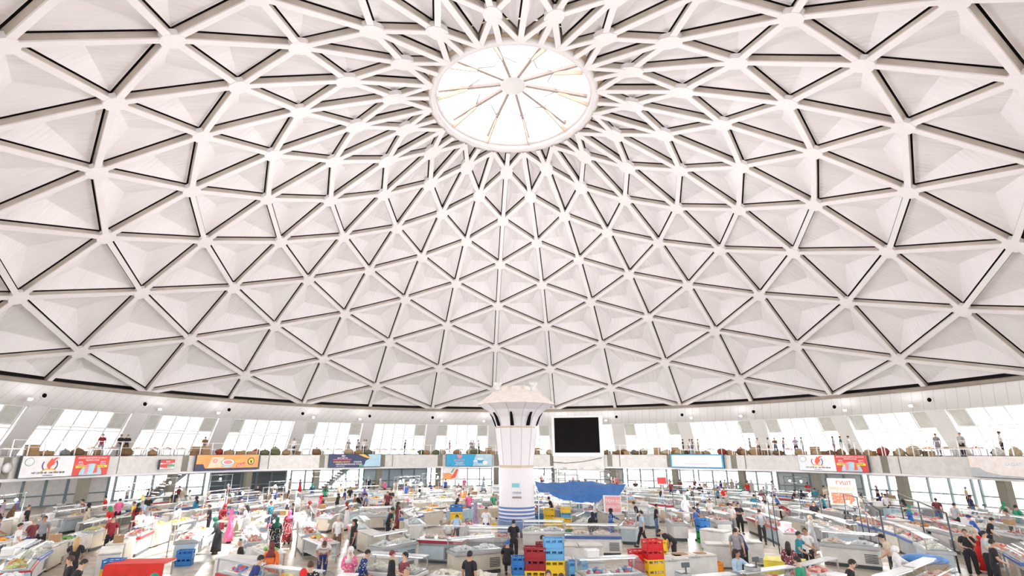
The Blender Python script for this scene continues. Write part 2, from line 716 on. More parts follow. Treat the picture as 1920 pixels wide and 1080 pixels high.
# ================================================================== DRUM, GALLERY
lip = MB()
lip.arcstrip([(40.35, ZB - 0.15), (40.0, ZB - 0.16), (40.05, ZB - 0.25), (40.3, 8.17), (41.2, 8.12)], 0, 360, 120)
link('wall_upper', lip, LIP, kind='structure')
for j in range(30):
    az = AZ0 + 12 * j
    P = Vector((40.12 * sin(radians(az)), 40.12 * cos(radians(az)), 9.05))
    if not inframe(P, 20):
        continue
    e = empty('round_vent', P, -radians(az), cat='vent', group='round vents in the white cladding under the dome')
    m1 = MB()
    m1.arcstrip([(0.19, -0.03), (0.30, -0.03), (0.30, 0.05), (0.19, 0.05)], 0, 360, 16, closed=True)
    o = link('rim', m1, WMET, e)
    o.rotation_euler = (pi / 2, 0, 0)
    o = link('grille', MB().lathe([(0.2, 0.0), (0.2, 0.03)], 14), BLACK, e)
    o.rotation_euler = (pi / 2, 0, 0)
    reg(e, 'round dark vent in white cladding', 'above SEC')

RG = 32.3      # inner edge of the gallery
ZS, ZU = 4.26, 2.9
g = MB()
g.arcstrip([(RG + 0.12, ZU), (RG + 0.12, ZS), (45.0, ZS), (45.0, ZU + 0.9), (33.4, ZU + 0.9), (33.2, ZU)], 0, 360, 90, closed=True, smooth=False)
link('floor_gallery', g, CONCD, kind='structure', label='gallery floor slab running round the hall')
PAZ = [7.8 + 12 * k for k in range(-8, 7)]


def rim(az, r, z=0.0):
    a = radians(az)
    return Vector((r * sin(a), r * cos(a), z))


# fascia panels between the dark posts
tn = 0
for az in [7.8 + 12 * k for k in range(-9, 8)]:
    for (a0, a1) in ((az + 0.45, az + 1.9), (az + 2.05, az + 11.4)):
        if az == 7.8 and a0 > az + 2:
            pass
        tn += 1
        m = MB()
        m.arcstrip([(RG, ZU + 0.04), (RG, ZS - 0.02), (RG + 0.14, ZS - 0.02), (RG + 0.14, ZU + 0.04)], a0, a1, 6, closed=True, smooth=False)
        link('trim_%d' % tn, m, CONC, kind='structure')
m = MB()
m.arcstrip([(RG - 0.05, ZU - 0.16), (RG - 0.05, ZU + 0.03), (RG + 0.3, ZU + 0.03), (RG + 0.3, ZU - 0.16)], 0, 360, 120, closed=True)
link('trim_bottom', m, WHITE, kind='structure')
m = MB()
m.arcstrip([(RG + 0.3, ZU - 0.05), (33.2, ZU - 0.02), (33.4, ZU + 0.86), (45, ZU + 0.86)], 0, 360, 60)
link('ceiling_under_gallery', m, WHITE, kind='structure')

# railings per bay
for az in PAZ:
    mid = az + 6
    if not (inframe(rim(az, RG, 5), 60) or inframe(rim(az + 12, RG, 5), 60)):
        continue
    if az == 7.8 - 0:      # the screen stands here, rail still runs behind
        pass
    e = empty('railing', rim(mid, RG + 0.12, ZS), -radians(mid), cat='railing', group='white railings along the gallery edge')
    L = 2 * (RG + 0.12) * sin(radians(5.8))
    sag = 0.17
    for i in range(7):
        x = -L / 2 + L * i / 6
        y = (x / (L / 2)) ** 2 * -sag
        link('post', MB().bar((x, y, 0), (x, y, 1.08), 0.055, 0.055), WMET, e)
    for zz in (1.08, 0.62):
        pts = [(-L / 2 + L * i / 6, (-1 + i / 3) ** 2 * -sag, zz) for i in range(7)]
        link('handrail' if zz > 1 else 'mid_rail', MB().tube(pts, 0.03 if zz > 1 else 0.018, 6), WMET, e)
    reg(e, 'white tubular railing on gallery edge', 'over SEC')

# leaning pillars + windows between
wn = 1
for j in range(30):
    az = AZ0 + 12 * j
    az = (az + 180) % 360 - 180
    vis = abs(az) < 92
    if vis:
        e = empty('slanted_pillar', rim(az, 41.0, ZS), -radians(az), cat='pillar', group='slanted white pillars of the gallery')
        # local y outward: top at r 40.45, foot at 43.1
        m = MB()
        vs = []
        for (yy, zz) in ((2.0, 0), (-0.75, 3.92)):
            for (sx, dy) in ((-0.72, 0), (0.72, 0), (0.62, 0.6), (-0.62, 0.6)):
                vs.append((sx, yy + dy, zz))
        m.add(vs, [(3, 2, 1, 0), (4, 5, 6, 7), (0, 1, 5, 4), (1, 2, 6, 5), (2, 3, 7, 6), (3, 0, 4, 7)])
        link('shaft', m, WHITE, e)
        link('edge_trim', MB().bar((0.78, 2.0, 0), (0.78, -0.72, 3.9), 0.10, 0.2), WMET, e)
        reg(e, 'slanted white pillar', 'behind gallery above SEC')
    # bay between az and az+12
    mid = az + 6
    b0, b1 = radians(az + 1.1), radians(az + 10.9)
    wn += 1
    full = abs(mid) < 96

    def wp(t, s):      # t 0..1 across, s 0..1 down
        a = b0 + (b1 - b0) * t
        r = 40.75 + (43.25 - 40.75) * s
        z = 8.14 + (ZS - 8.14) * s
        return Vector((r * sin(a), r * cos(a), z))
    wroot = empty('window_%d' % wn, (0, 0, 0), kind='structure')
    fr = MB()
    for i in range(6):
        fr.bar(wp(i / 5, 0), wp(i / 5, 1), 0.13, 0.10)
    for s_ in (0, 0.37, 0.44, 1):
        fr.bar(wp(0, s_), wp(1, s_), 0.10, 0.10)
    link('window_frame', fr, WMET, wroot)
    pn, bl = MB(), MB()
    for i in range(5):
        for (s0, s1, up) in ((0.0, 0.37, 1), (0.37, 1.0, 0)):
            tgt = bl if (up and i in (0, 4) and (j * 7 + i) % 5 != 1) else pn
            q = [wp(i / 5 + .01, s0 + .01), wp((i + 1) / 5 - .01, s0 + .01), wp((i + 1) / 5 - .01, s1 - .01), wp(i / 5 + .01, s1 - .01)]
            tgt.add(q, [(0, 1, 2, 3)])
    link('glazing', pn, PANE, wroot)
    if bl.v:
        link('blind', bl, BLIND, wroot)

# ------------------------------------------------------------------ ground floor under the gallery
f = MB()
f.add([(rr * sin(radians(t)), rr * cos(radians(t)), 0) for rr in (46,) for t in range(0, 360, 4)], [list(range(90))[::-1]])
link('floor', f, FLOOR, kind='structure')
f = MB()
f.arcstrip([(46, -0.02), (160, -0.02)], 0, 360, 60)
link('ground_outside', f, GROUND, kind='structure')

for j in range(30):
    az = 7.8 + 12 * j
    az = (az + 180) % 360 - 180
    if abs(az) > 90:
        continue
    if not inframe(rim(az, 33.8, 1.6), 40):
        continue
    e = empty('column', rim(az, 33.9, 0), -radians(az), cat='column', group='dark columns under the gallery')
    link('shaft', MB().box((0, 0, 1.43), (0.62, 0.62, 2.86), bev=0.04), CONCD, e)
    link('base', MB().box((0, 0, 0.15), (0.74, 0.74, 0.3), bev=0.03), TEALF, e)
    reg(e, 'dark square column under gallery', 'below SEC')
wallk = ['glass', 'white', 'glass', 'dark', 'glass', 'blue', 'glass', 'glass', 'white', 'glass', 'glass', 'grey', 'glass', 'glass', 'glass', 'glass']
SHUT = {'white': mat('white_shutter', (0.75, 0.75, 0.76), 0.5), 'grey': mat('grey_cladding', (0.48, 0.54, 0.58), 0.6), 'blue': mat('pale_blue_shutter', (0.45, 0.58, 0.68), 0.5),
        'dark': mat('dark_shopfront', (0.07, 0.09, 0.11), 0.4)}
dn = 0
for i, k in enumerate(range(-8, 8)):
    az = 7.8 + 12 * k
    wn += 1
    root = empty('window_%d' % wn, (0, 0, 0), kind='structure')
    kd = wallk[i]
    r = 43.4
    fr, pn = MB(), MB()
    n = 5
    for t in range(n + 1):
        a = az + 0.4 + 11.2 * t / n
        fr.bar(rim(a, r, 0), rim(a, r, 3.75), 0.2, 0.16)
    for zz in (0.05, 0.9, 2.3, 3.7):
        for t in range(n):
            fr.bar(rim(az + 0.4 + 11.2 * t / n, r, zz), rim(az + 0.4 + 11.2 * (t + 1) / n, r, zz), 0.13, 0.12)
    link('window_frame', fr, TEALF, root)
    for t in range(n):
        a0, a1 = az + 0.5 + 11.2 * t / n, az + 0.3 + 11.2 * (t + 1) / n
        pn.add([rim(a0, r, 0.05), rim(a1, r, 0.05), rim(a1, r, 3.7), rim(a0, r, 3.7)], [(0, 1, 2, 3)])
    link('glazing', pn, PANE if kd == 'glass' else SHUT[kd], root)

# ================================================================== CENTRAL COLUMN
cc = empty('central_column', (0, 0, 0), radians(0), cat='column', label='white faceted central column with flared capital and blue striped foot')
N_ = 12
PH = pi / 12
SHAFT = mat('column_panel', (0.78, 0.76, 0.80), 0.5, var=0.02)
STRIPE = mat('blue_stripe', (0.10, 0.20, 0.50), 0.5, var=0.1)
link('shaft', MB().lathe([(1.03, 1.45), (1.0, 3.72)], 24, smooth=False, close=False), SHAFT, cc)
link('upper_shaft', MB().lathe([(1.04, 3.82), (1.30, 5.95)], N_, smooth=False, ph=PH), SHAFT, cc)
link('joint_band', MB().lathe([(1.06, 3.70), (1.07, 3.84)], N_, smooth=False, ph=PH), mat('wood_strip', (0.60, 0.50, 0.40), 0.7), cc)
link('neck_band', MB().lathe([(1.20, 5.93), (1.22, 6.07)], N_, smooth=False, ph=PH), mat('wood_strip', (0.60, 0.50, 0.40), 0.7), cc)
link('capital', MB().lathe([(1.22, 6.05), (1.27, 6.25), (1.42, 6.6), (1.75, 7.0), (2.28, 7.32), (2.32, 7.36)], N_, smooth=False, ph=PH), SHAFT, cc)
link('capital_roof', MB().lathe([(2.42, 7.33), (2.40, 7.40), (1.36, 8.15), (1.28, 8.17)], N_, smooth=False, ph=PH), mat('capital_roof', (0.80, 0.74, 0.70), 0.7), cc)
link('top_cap', MB().lathe([(0.95, 8.15), (0.9, 8.45)], N_, smooth=False, ph=PH), mat('capital_roof', (0.80, 0.74, 0.70), 0.7), cc)
for i in range(12):
    a = 2 * pi * i / 12 + PH
    # seam strips on facet corners
    m = MB()
    for (r1, z1), (r2, z2) in (((1.045, 3.84), (1.305, 5.93)), ((1.225, 6.07), (1.275, 6.25)), ((1.275, 6.25), (1.425, 6.6)), ((1.425, 6.6), (1.755, 7.0)), ((1.755, 7.0), (2.285, 7.32))):
        m.bar((r1 * cos(a), r1 * sin(a), z1), (r2 * cos(a), r2 * sin(a), z2), 0.018, 0.018)
    link('seam', m, GMET, cc)
for i in range(8):
    a = 2 * pi * (i) / 8 - pi / 2 - 0.18
    m = MB()
    q = []
    for (r1, z1, hw) in ((1.24, 6.08, 0.10), (1.33, 6.3, 0.085), (1.45, 6.6, 0.07), (1.6, 6.85, 0.055)):
        q.append((r1, z1, hw))
    vs = []
    for (r1, z1, hw) in q:
        for s_ in (-1, 1):
            for dr in (-0.1, 0.045):
                vs.append(((r1 + dr) * cos(a) - s_ * hw * sin(a), (r1 + dr) * sin(a) + s_ * hw * cos(a), z1))
    fs = []
    for l in range(3):
        b = l * 4
        for (x, y) in ((0, 1), (1, 3), (3, 2), (2, 0)):
            fs.append((b + x, b + y, b + 4 + y, b + 4 + x))
    fs += [(0, 2, 3, 1), (12, 13, 15, 14)]
    m.add(vs, fs)
    link('vent_slot', m, BLACK, cc)
for i, z in enumerate((0.92, 1.12, 1.32, 1.52)):
    link('stripe', MB().lathe([(1.075, z - 0.055), (1.075, z + 0.05)], 24, close=False), STRIPE, cc)
link('striped_foot', MB().lathe([(1.06, 0.82), (1.06, 1.62)], 24, close=False), WHITE, cc)
link('base', MB().lathe([(1.12, 0), (1.12, 0.82), (1.05, 0.84)], 24), mat('blue_grey_base', (0.16, 0.24, 0.40), 0.6), cc)
for (x, z, w_, h_, m_) in ((-0.05, 2.75, .42, .22, mat('teal_notice', (0.2, 0.55, 0.6), 0.5)), (0.02, 2.35, .5, .12, GMET), (0.02, 2.1, .52, .1, mat('brown_notice', (0.3, 0.25, 0.2), 0.5))):
    link('notice', MB().box((x, -1.05, z), (w_, 0.04, h_)), m_, cc)
for (dx) in (-0.45, 0.5):
    link('spotlight', MB().box((dx, -1.0, 8.3), (0.14, 0.2, 0.28), bev=0.03), mat('beige_lamp', (0.72, 0.66, 0.58), 0.5), cc)
for i in range(4):  # extra uplights and housings, added beside the column spotlights to brighten the dome
    a = pi / 4 + i * pi / 2
    ld = bpy.data.lights.new('uplight', 'SPOT')
    ld.energy = 1750
    ld.spot_size = radians(150)
    ld.spot_blend = 1
    ld.shadow_soft_size = 0.25
    ld.color = (1, 0.965, 0.985)
    lo = bpy.data.objects.new('uplight', ld)
    C.objects.link(lo)
    lo.location = (1.5 * cos(a), 1.5 * sin(a), 8.75)
    lo.rotation_euler = Vector((cos(a), sin(a), .5)).to_track_quat('-Z', 'Y').to_euler()
    lo.parent = cc
    link('uplight_housing', MB().lathe([(0.16, -0.12), (0.27, 0.1)], 12, c=(1.5 * cos(a), 1.5 * sin(a), 8.5)), WMET, cc)
    link('uplight_post', MB().tube([(1.3 * cos(a), 1.3 * sin(a), 8.12), (1.5 * cos(a), 1.5 * sin(a), 8.4)], 0.04), WMET, cc)
# floodlights under the cladding, one at each pillar head
for j in range(30):
    az = AZ0 + 12 * j
    for da in ((1.7,) if j % 2 else (-1.9,)):
        P = rim(az + da, 39.55, 8.6)
        vis = inframe(P, 10)
        ld = bpy.data.lights.new('flood', 'SPOT')
        ld.energy = 700
        ld.spot_size = radians(130)
        ld.spot_blend = 1
        ld.shadow_soft_size = 0.2
        lo = bpy.data.objects.new('flood', ld)
        C.objects.link(lo)
        if vis:
            e = empty('floodlight', P, -radians(az + da), cat='lamp', group='lit floodlights under the cladding edge')
            link('lamp_lens', MB().lathe([(0.02, -0.02), (0.13, 0.0), (0.1, 0.06)], 12, c=(0, -0.1, 0)), emit('lamp_glow', (1, 1, 1), 14), e)
            link('housing', MB().box((0, 0.1, 0), (0.3, 0.16, 0.24), bev=0.02), WMET, e)
            link('bracket', MB().bar((0, 0.1, 0.1), (0, 0.40, 0.12), 0.05, 0.05), GMET, e)
            reg(e, 'lit white floodlight at pillar head', 'above SEC')
            lo.parent = e
            lo.location = (0, -0.35, 0)
            lo.rotation_euler = Vector((0, -1, -0.12)).to_track_quat('-Z', 'Y').to_euler()
        else:
            lo.location = P
            lo.rotation_euler = (Vector((0, 0, 4)) - P).to_track_quat('-Z', 'Y').to_euler()
#MARKET
# ================================================================== SCREEN, BILLBOARDS
def board(name, cat, label, az, r, x0, x1, z0, z1, th=0.12, frame=None, tilt=0.0):
    e = empty(name, rim(az, r, 0), -radians(az), cat=cat, label=label)
    return e


def azx(x, y, r):
    P = hitr(x, y, r)
    return degrees(atan2(P.x, P.y)), P.z


def flat(name, e, x, z, w_, h_, m, y=-0.07, t=0.02):
    return link(name, MB().box((x, y, z), (w_, t, h_)), m, e)


e = board('video_screen', 'screen', 'large switched-off black video screen in a white frame above gallery edge', 13.0, 32.0, 0, 0, 0, 0)
a0, _ = azx(1036, 855, 31.9)
a1, _ = azx(1133, 855, 31.9)
am = (a0 + a1) / 2
e.location = rim(am, 31.75, 0)
e.rotation_euler.z = -radians(am)
W = 2 * 31.75 * sin(radians(a1 - a0) / 2)
link('frame', MB().box((0, 0.1, 6.42), (W, 0.5, 4.75), bev=0.05), WMET, e)
flat('display', e, -0.05, 6.5, W - 0.75, 4.05, BLACK, y=-0.17, t=0.04)
link('support_leg', MB().box((-W / 2 + 0.3, 0.25, 3.9), (0.2, 0.2, 0.9)), DMET, e)
link('support_leg', MB().box((W / 2 - 0.3, 0.25, 3.9), (0.2, 0.2, 0.9)), DMET, e)
link('cable', MB().tube([(-W / 2, -0.1, 3.4), (-W / 4, -0.12, 3.28), (0.5, -0.12, 3.45), (W / 2 - 0.3, -0.1, 3.9)], 0.03), BLACK, e)
e = empty('concrete_wall', rim(am, 32.0, 0), -radians(am), cat='wall', label='grey concrete panel under the black video screen')
link('panel', MB().box((0, 0, 3.3), (W - 0.1, 0.3, 1.5), bev=0.02), CONC, e)
link('lower_panel', MB().box((0, 0.02, 1.75), (W - 0.3, 0.2, 1.55), bev=0.02), WHITE, e)
for i in (-1, 0, 1):
    link('lamp_box', MB().box((i * 1.9 + .3, -0.2, 2.7), (0.45, 0.14, 0.2)), GMET, e)

CR = mat('board_red', (0.68, 0.06, 0.05), 0.5)
CW = mat('board_white', (0.82, 0.80, 0.82), 0.5)
CO = mat('board_orange', (0.90, 0.36, 0.12), 0.5, var=0.15, scale=0.8)
CN = mat('board_navy', (0.03, 0.04, 0.11), 0.5)
CB = mat('board_blue', (0.02, 0.35, 0.62), 0.5)
CG = mat('board_gold', (0.85, 0.50, 0.12), 0.5)
CYL = mat('board_yellow', (0.88, 0.75, 0.08), 0.5)
CP = mat('board_pink', (0.85, 0.25, 0.30), 0.5)
CLB = mat('board_light_blue', (0.42, 0.62, 0.74), 0.5)
CGR = mat('board_green', (0.10, 0.40, 0.25), 0.5)
CPK = mat('board_cream', (0.86, 0.74, 0.66), 0.5)
CV = mat('board_violet', (0.10, 0.06, 0.30), 0.5)


def billboard(x0, x1, ym, label, z0=2.93, z1=4.34, base=CW):
    a0, _ = azx(x0, ym, 32.0)
    a1, _ = azx(x1, ym, 32.0)
    am = (a0 + a1) / 2
    rr = 32.0 * cos(radians(a1 - a0) / 2)
    W = 2 * 32.0 * sin(radians(a1 - a0) / 2)
    e = empty('billboard', rim(am, rr - 0.05, (z0 + z1) / 2), -radians(am), cat='billboard', label=label)
    h = z1 - z0
    link('case', MB().box((0, 0.12, 0), (W, 0.22, h), bev=0.02), DMET, e)
    link('face', MB().box((0, 0, 0), (W - 0.08, 0.03, h - 0.06)), base, e)
    return e, W - 0.08, h - 0.06


def disc(name, e, x, z, rx, rz, m, y=-0.03, hole=0.0, a0=0, a1=360, n=28, t=0.015):
    b = MB()
    st = [radians(a0 + (a1 - a0) * i / n) for i in range(n + 1)]
    vs, fs = [], []
    for yy in (y, y - t):
        for a in st:
            vs.append((x + rx * cos(a), yy, z + rz * sin(a)))
            vs.append((x + rx * hole * cos(a), yy, z + rz * hole * sin(a)))
    K = 2 * (n + 1)
    for i in range(n):
        k = K + 2 * i
        fs.append((k, k + 2, k + 3, k + 1))
        fs.append((2 * i, 2 * i + 2, K + 2 * i + 2, K + 2 * i))
    b.add(vs, fs)
    return link(name, b, m, e)


def poly(name, e, pts, m, y=-0.03, t=0.015):
    n = len(pts)
    b = MB()
    b.add([(x, y, z) for x, z in pts] + [(x, y - t, z) for x, z in pts], [list(range(n))[::-1], list(range(n, 2 * n))] + [(i, (i + 1) % n, n + (i + 1) % n, n + i) for i in range(n)])
    return link(name, b, m, e)


BLKTX = mat('print_black', (0.06, 0.05, 0.08), 0.6)


def meat_board(e, W, h, pale=False):
    lw = W * 0.56
    cx = -W * 0.5 + lw * 0.52
    poly('bull_emblem', e, [(cx - .10, -.12), (cx + .02, -.22), (cx + .06, -.02), (cx + .26, .12), (cx + .34, .3), (cx + .2, .32), (cx + .38, .5), (cx + .6, .55), (cx + .3, .58), (cx + .12, .45), (cx + .06, .55), (cx - .12, .3), (cx - .2, .1)], mat('emblem_red', (0.85, 0.10, 0.05), 0.5))
    disc('emblem_arc', e, cx, .1, .52, .46, CV, hole=.88, a0=150, a1=225, n=10)
    disc('emblem_arc', e, cx, .1, .52, .46, BLKTX, hole=.88, a0=-45, a1=40, n=10)
    poly('ribbon', e, [(cx - .62, -.42), (cx - .35, -.26), (cx, -.2), (cx + .35, -.26), (cx + .62, -.42), (cx + .5, -.30), (cx + .3, -.14), (cx, -.1), (cx - .3, -.14), (cx - .5, -.30)], CG)
    disc('seal', e, -W / 2 + .45, .32, .3, .26, CGR, hole=.9)
    text('phone_number', '+97 129 09 40   244 9090 08 08', .17, BLKTX, e, cx, -h / 2 + .22)
    text('address_line', 'www.halolgosht.uz', .09, BLKTX, e, cx, -h / 2 + .08)
    rw = W - lw
    rx = W / 2 - rw / 2
    flat('red_half', e, rx, 0, rw, h, CR, y=-.022, t=.012)
    disc('plate', e, rx, -h / 2 + .02, rw * .32, h * .58, CLB, a0=0, a1=180, y=-.035)
    poly('meat_picture', e, [(rx - .5, -.58), (rx - .25, -.58), (rx - .22, .0), (rx - .38, .12), (rx - .46, 0)], CP, y=-.055)
    poly('meat_picture', e, [(rx + .2, -.55), (rx + .5, -.5), (rx + .42, .02), (rx + .3, .05)], mat('emblem_red', (0.85, 0.10, 0.05), 0.5), y=-.055)
    text('heading', 'SOVUTILGAN SIFATLI VA HALOL', .155, CW, e, rx, h / 2 - .2)
    text('heading', 'MAHSULOTLAR', .15, CW, e, rx, h / 2 - .36)
    for sx, a in ((-1, 'MOL'), (1, "QO'Y")):
        text('heading', a, .17, CW, e, rx + sx * rw * .32, h / 2 - .5)
        text('subheading', "GO'SHTI", .12, CW, e, rx + sx * rw * .32, h / 2 - .64)
        flat('yellow_strip', e, rx + sx * rw * .27, -.08, rw * .36, .16, CYL, y=-.06, t=.012)
        text('price_line', '65 000 SO\'M', .10, BLKTX, e, rx + sx * rw * .27, -.12, y=-.07)


e, W, h = billboard(38, 203, 870, 'white and red billboard with a red bull crest, far left gallery edge')
meat_board(e, W, h)
e, W, h = billboard(1498, 1628, 868, 'white and red billboard with a red bull crest, right of pale blue board')
meat_board(e, W, h)

e, W, h = billboard(368, 485, 860, 'orange billboard with noodle pack, bowl and dark lower edge', base=CO)
flat('dark_edge', e, 0, -h / 2 + .09, W, .18, CN, y=-.022)
poly('dark_corner', e, [(-W / 2, -h / 2), (-W / 2 + 1.1, -h / 2), (-W / 2 + .75, -h / 2 + .25), (-W / 2 + .6, -h / 2 + .55), (-W / 2, -h / 2 + .55)], CN)
poly('food_packet', e, [(-1.9, -.45), (-.7, -.38), (-.5, .5), (-1.6, .48)], mat('packet_peach', (0.85, .62, .45), .5))
disc('packet_logo', e, -1.3, .15, .2, .18, CP, hole=.5, y=-.05)
disc('bowl', e, -.1, .02, .62, .28, CPK, y=-.045)
disc('bowl_rim', e, -.1, .02, .66, .3, CGR, hole=.9, y=-.05)
disc('bowl_foot', e, -.1, -.02, .6, .42, CLB, a0=180, a1=360, y=-.04)
disc('noodles', e, -.1, .02, .4, .17, CP, y=-.07)
text('word_yellow', 'LAZZAT', .22, CYL, e, 1.0, .02)
poly('red_plate', e, [(.75, -.42), (1.5, -.26), (1.55, -.02), (.8, -.18)], CR)
o = text('word_rolan', 'ROLAN', .2, CW, e, 1.15, -.3, y=-.06)
o.rotation_euler = (pi / 2, -0.2, 0)
disc('badge', e, 2.15, .08, .34, .34, BLKTX, y=-.03)
disc('badge_inner', e, 2.15, .08, .26, .26, CYL, y=-.05)
poly('bull_head', e, [(1.98, .22), (2.06, .1), (2.1, -.1), (2.2, -.1), (2.24, .1), (2.32, .22), (2.2, .14), (2.1, .14)], BLKTX, y=-.07)

e, W, h = billboard(617, 714, 858, 'navy blue billboard with white slogan and gold swoosh', base=CN)
poly('pale_side', e, [(W / 2 - 1.9, -h / 2 + .04), (W / 2, -h / 2 + .04), (W / 2, h / 2), (W / 2 - 1.5, h / 2), (W / 2 - 1.2, .25), (W / 2 - 1.7, 0)], CLB)
poly('gold_swoosh', e, [(W / 2 - 2.6, h / 2), (W / 2 - 1.9, h / 2), (W / 2 - 1.2, .3), (W / 2 - 1.2, .2), (W / 2 - 1.9, .38)], CG, y=-.05)
text('logo_md', 'MD', .26, CW, e, -W / 2 + 1.5, h / 2 - .25)
text('company', 'MAX DECOR', .19, CW, e, -W / 2 + 1.4, h / 2 - .45)
flat('red_strip', e, -W / 2 + 1.4, h / 2 - .54, 2.0, .09, CR, y=-.03)
text('slogan', 'YORQIN HAYOT', .24, CG, e, -W / 2 + 1.35, -.2)
text('slogan', 'UCHUN', .24, CW, e, -W / 2 + 3.1, -.2)
text('slogan', 'YARATILGAN BULOQ OYLAR', .22, CW, e, -W / 2 + 2.15, -.43)
text('phone_number', '+998 71 207 60 60', .12, CW, e, -W / 2 + 1.2, -.6)
flat('green_tag', e, W / 2 - 2.1, -.53, .6, .18, CGR, y=-.03)

e, W, h = billboard(836, 923, 857, 'bright blue billboard with a pink heart and blue cups', base=CB)
poly('picture_side', e, [(W / 2 - 2.3, -h / 2), (W / 2, -h / 2), (W / 2, h / 2), (W / 2 - 1.9, h / 2), (W / 2 - 2.1, .2)], CLB)
poly('heart', e, [(-1.15, .15), (-.85, .42), (-.85, .58), (-.97, .64), (-1.15, .55), (-1.33, .64), (-1.45, .58), (-1.45, .42)], CP)
text('wordmark', 'MUSAFFO', .3, CP, e, -1.15, -.12)
for i, t_ in enumerate(('Toza va yangi sut', 'mahsulotlari', '+998 71 200 70 07')):
    text('small_print', t_, .15, CW, e, -1.15, -.3 - i * .15)
for (x, z, s_, m_) in ((1.35, -.1, .42, CB), (.75, -.25, .28, CLB), (1.9, -.35, .3, CW)):
    poly('cup', e, [(x - s_, z + s_ * .5), (x - s_ * .7, z - s_ * .6), (x + s_ * .7, z - s_ * .6), (x + s_, z + s_ * .5)], m_, y=-.045)
    disc('cup_lid', e, x, z + s_ * .5, s_, s_ * .3, CW, y=-.06)

e, W, h = billboard(1257, 1357, 862, 'pale washed-out billboard with a blue border', base=CB)
flat('pale_face', e, 0, 0, W - .3, h - .16, mat('pale_lilac', (.78, .78, .86), .5), y=-.022)
disc('round_logo', e, -W / 2 + .75, .1, .32, .32, CPK, hole=.8)
text('caption', 'BANK XIZMATLARI', .22, CPK, e, .1, .1)
flat('thin_line', e, 0, -.3, 2.4, .05, mat('muted_violet', (.5, .35, .6), .5), y=-.03)
poly('red_arrow', e, [(1.3, -.4), (1.9, -.35), (1.6, -.05)], CPK)
e, W, h = billboard(1819, 1945, 872, 'cream billboard with orange border and grey curved corner', base=CPK)
flat('cream_face', e, .1, .05, W - .2, h - .1, mat('cream', (.84, .78, .74), .5), y=-.022)
poly('grey_corner', e, [(-W / 2, -h / 2), (W / 2, -h / 2), (W / 2, -h / 2 + .1), (-W / 2 + 2, -h / 2 + .15), (-W / 2 + 1, -h / 2 + .35), (-W / 2 + .6, -h / 2 + .6), (-W / 2, -h / 2 + .6)], GMET)
text('caption', 'LAZZAT', .25, CLB, e, .8, .1)
disc('bowl', e, -.6, .1, .3, .16, CW, y=-.04)

e, W, h = billboard(298, 326, 877, 'small red and white poster on the concrete parapet', z0=3.15, z1=3.95)
flat('red_top', e, 0, h / 2 - .12, W, .24, CR, y=-.022)
flat('red_left', e, -W / 4, -.1, W / 2, .25, CR, y=-.022)
flat('green_patch', e, W / 4, -.08, W / 2, .2, CGR, y=-.022)
text('word', 'TOP', .2, CW, e, 0, h / 2 - .2)
text('word', 'KONSERVA', .15, CR, e, 0, .02)
text('word', '99 7077605', .13, CR, e, 0, -h / 2 + .06)


def hang_poster(x0, x1, yt, yb, r, label, name='poster'):
    a0, z1 = azx(x0, yt, r)
    a1, _ = azx(x1, yt, r)
    _, z0 = azx((x0 + x1) / 2, yb, r)
    am = (a0 + a1) / 2
    W = 2 * r * sin(radians(a1 - a0) / 2)
    h = z1 - z0
    e = empty(name, rim(am, r, (z0 + z1) / 2), -radians(am), cat='poster', label=label)
    link('panel', MB().box((0, 0, 0), (W, .05, h)), CW, e)
    link('frame', MB().bar((-W / 2, 0, h / 2), (W / 2, 0, h / 2), .05, .05).bar((-W / 2, 0, -h / 2), (W / 2, 0, -h / 2), .05, .05).bar((-W / 2, 0, -h / 2), (-W / 2, 0, h / 2), .05, .05).bar((W / 2, 0, -h / 2), (W / 2, 0, h / 2), .05, .05), WMET, e)
    return e, W, h


e, W, h = hang_poster(830, 860, 877, 899, 32.15, 'meat poster with orange-red cuts and green leaf under the blue billboard')
poly('meat_picture', e, [(-W / 2, -h / 2), (W * .1, -h / 2), (W * .1, -.1), (-.2, .1), (-W / 2, 0)], CO)
poly('sausage_picture', e, [(0, -h / 2 + .1), (W * .3, -h / 2 + .2), (W * .48, h / 2 - .2), (W * .35, h / 2 - .15)], mat('emblem_red', (0.85, 0.10, 0.05), 0.5), y=-.045)
poly('leaf', e, [(.0, .1), (.3, h / 2 - .1), (.5, h / 2 - .05), (.2, .1)], CGR, y=-.05)
link('rope', MB().bar((-W / 2 + .1, .06, h / 2 - .1), (-W / 2 + .1, .12, h / 2 + .15), .02, .02), GMET, e)
link('rope', MB().bar((W / 2 - .1, .06, h / 2 - .1), (W / 2 - .1, .12, h / 2 + .15), .02, .02), GMET, e)

# ================================================================== PEOPLE
def skin(nodes, edges, sub=1):
    """grow one continuous surface over a skeleton: nodes name -> (pos, (rx, ry))"""
    names = list(nodes)
    me = bpy.data.meshes.new('sk')
    me.from_pydata([nodes[n][0] for n in names], [(names.index(a), names.index(b)) for a, b in edges], [])
    o = bpy.data.objects.new('sk', me)
    C.objects.link(o)
    md = o.modifiers.new('s', 'SKIN')
    md.use_smooth_shade = True
    md.branch_smoothing = 0.3
    sv = me.skin_vertices[0].data
    for i, n in enumerate(names):
        sv[i].radius = nodes[n][1]
        sv[i].use_root = (i == 0)
    if sub:
        o.modifiers.new('u', 'SUBSURF').levels = sub
    dg = bpy.context.evaluated_depsgraph_get()
    dg.update()
    res = bpy.data.meshes.new_from_object(o.evaluated_get(dg))
    bpy.data.objects.remove(o)
    bpy.data.meshes.remove(me)
    b = MB()
    b.add([v.co[:] for v in res.vertices], [list(p.vertices) for p in res.polygons], 0, True)
    bpy.data.meshes.remove(res)
    return b


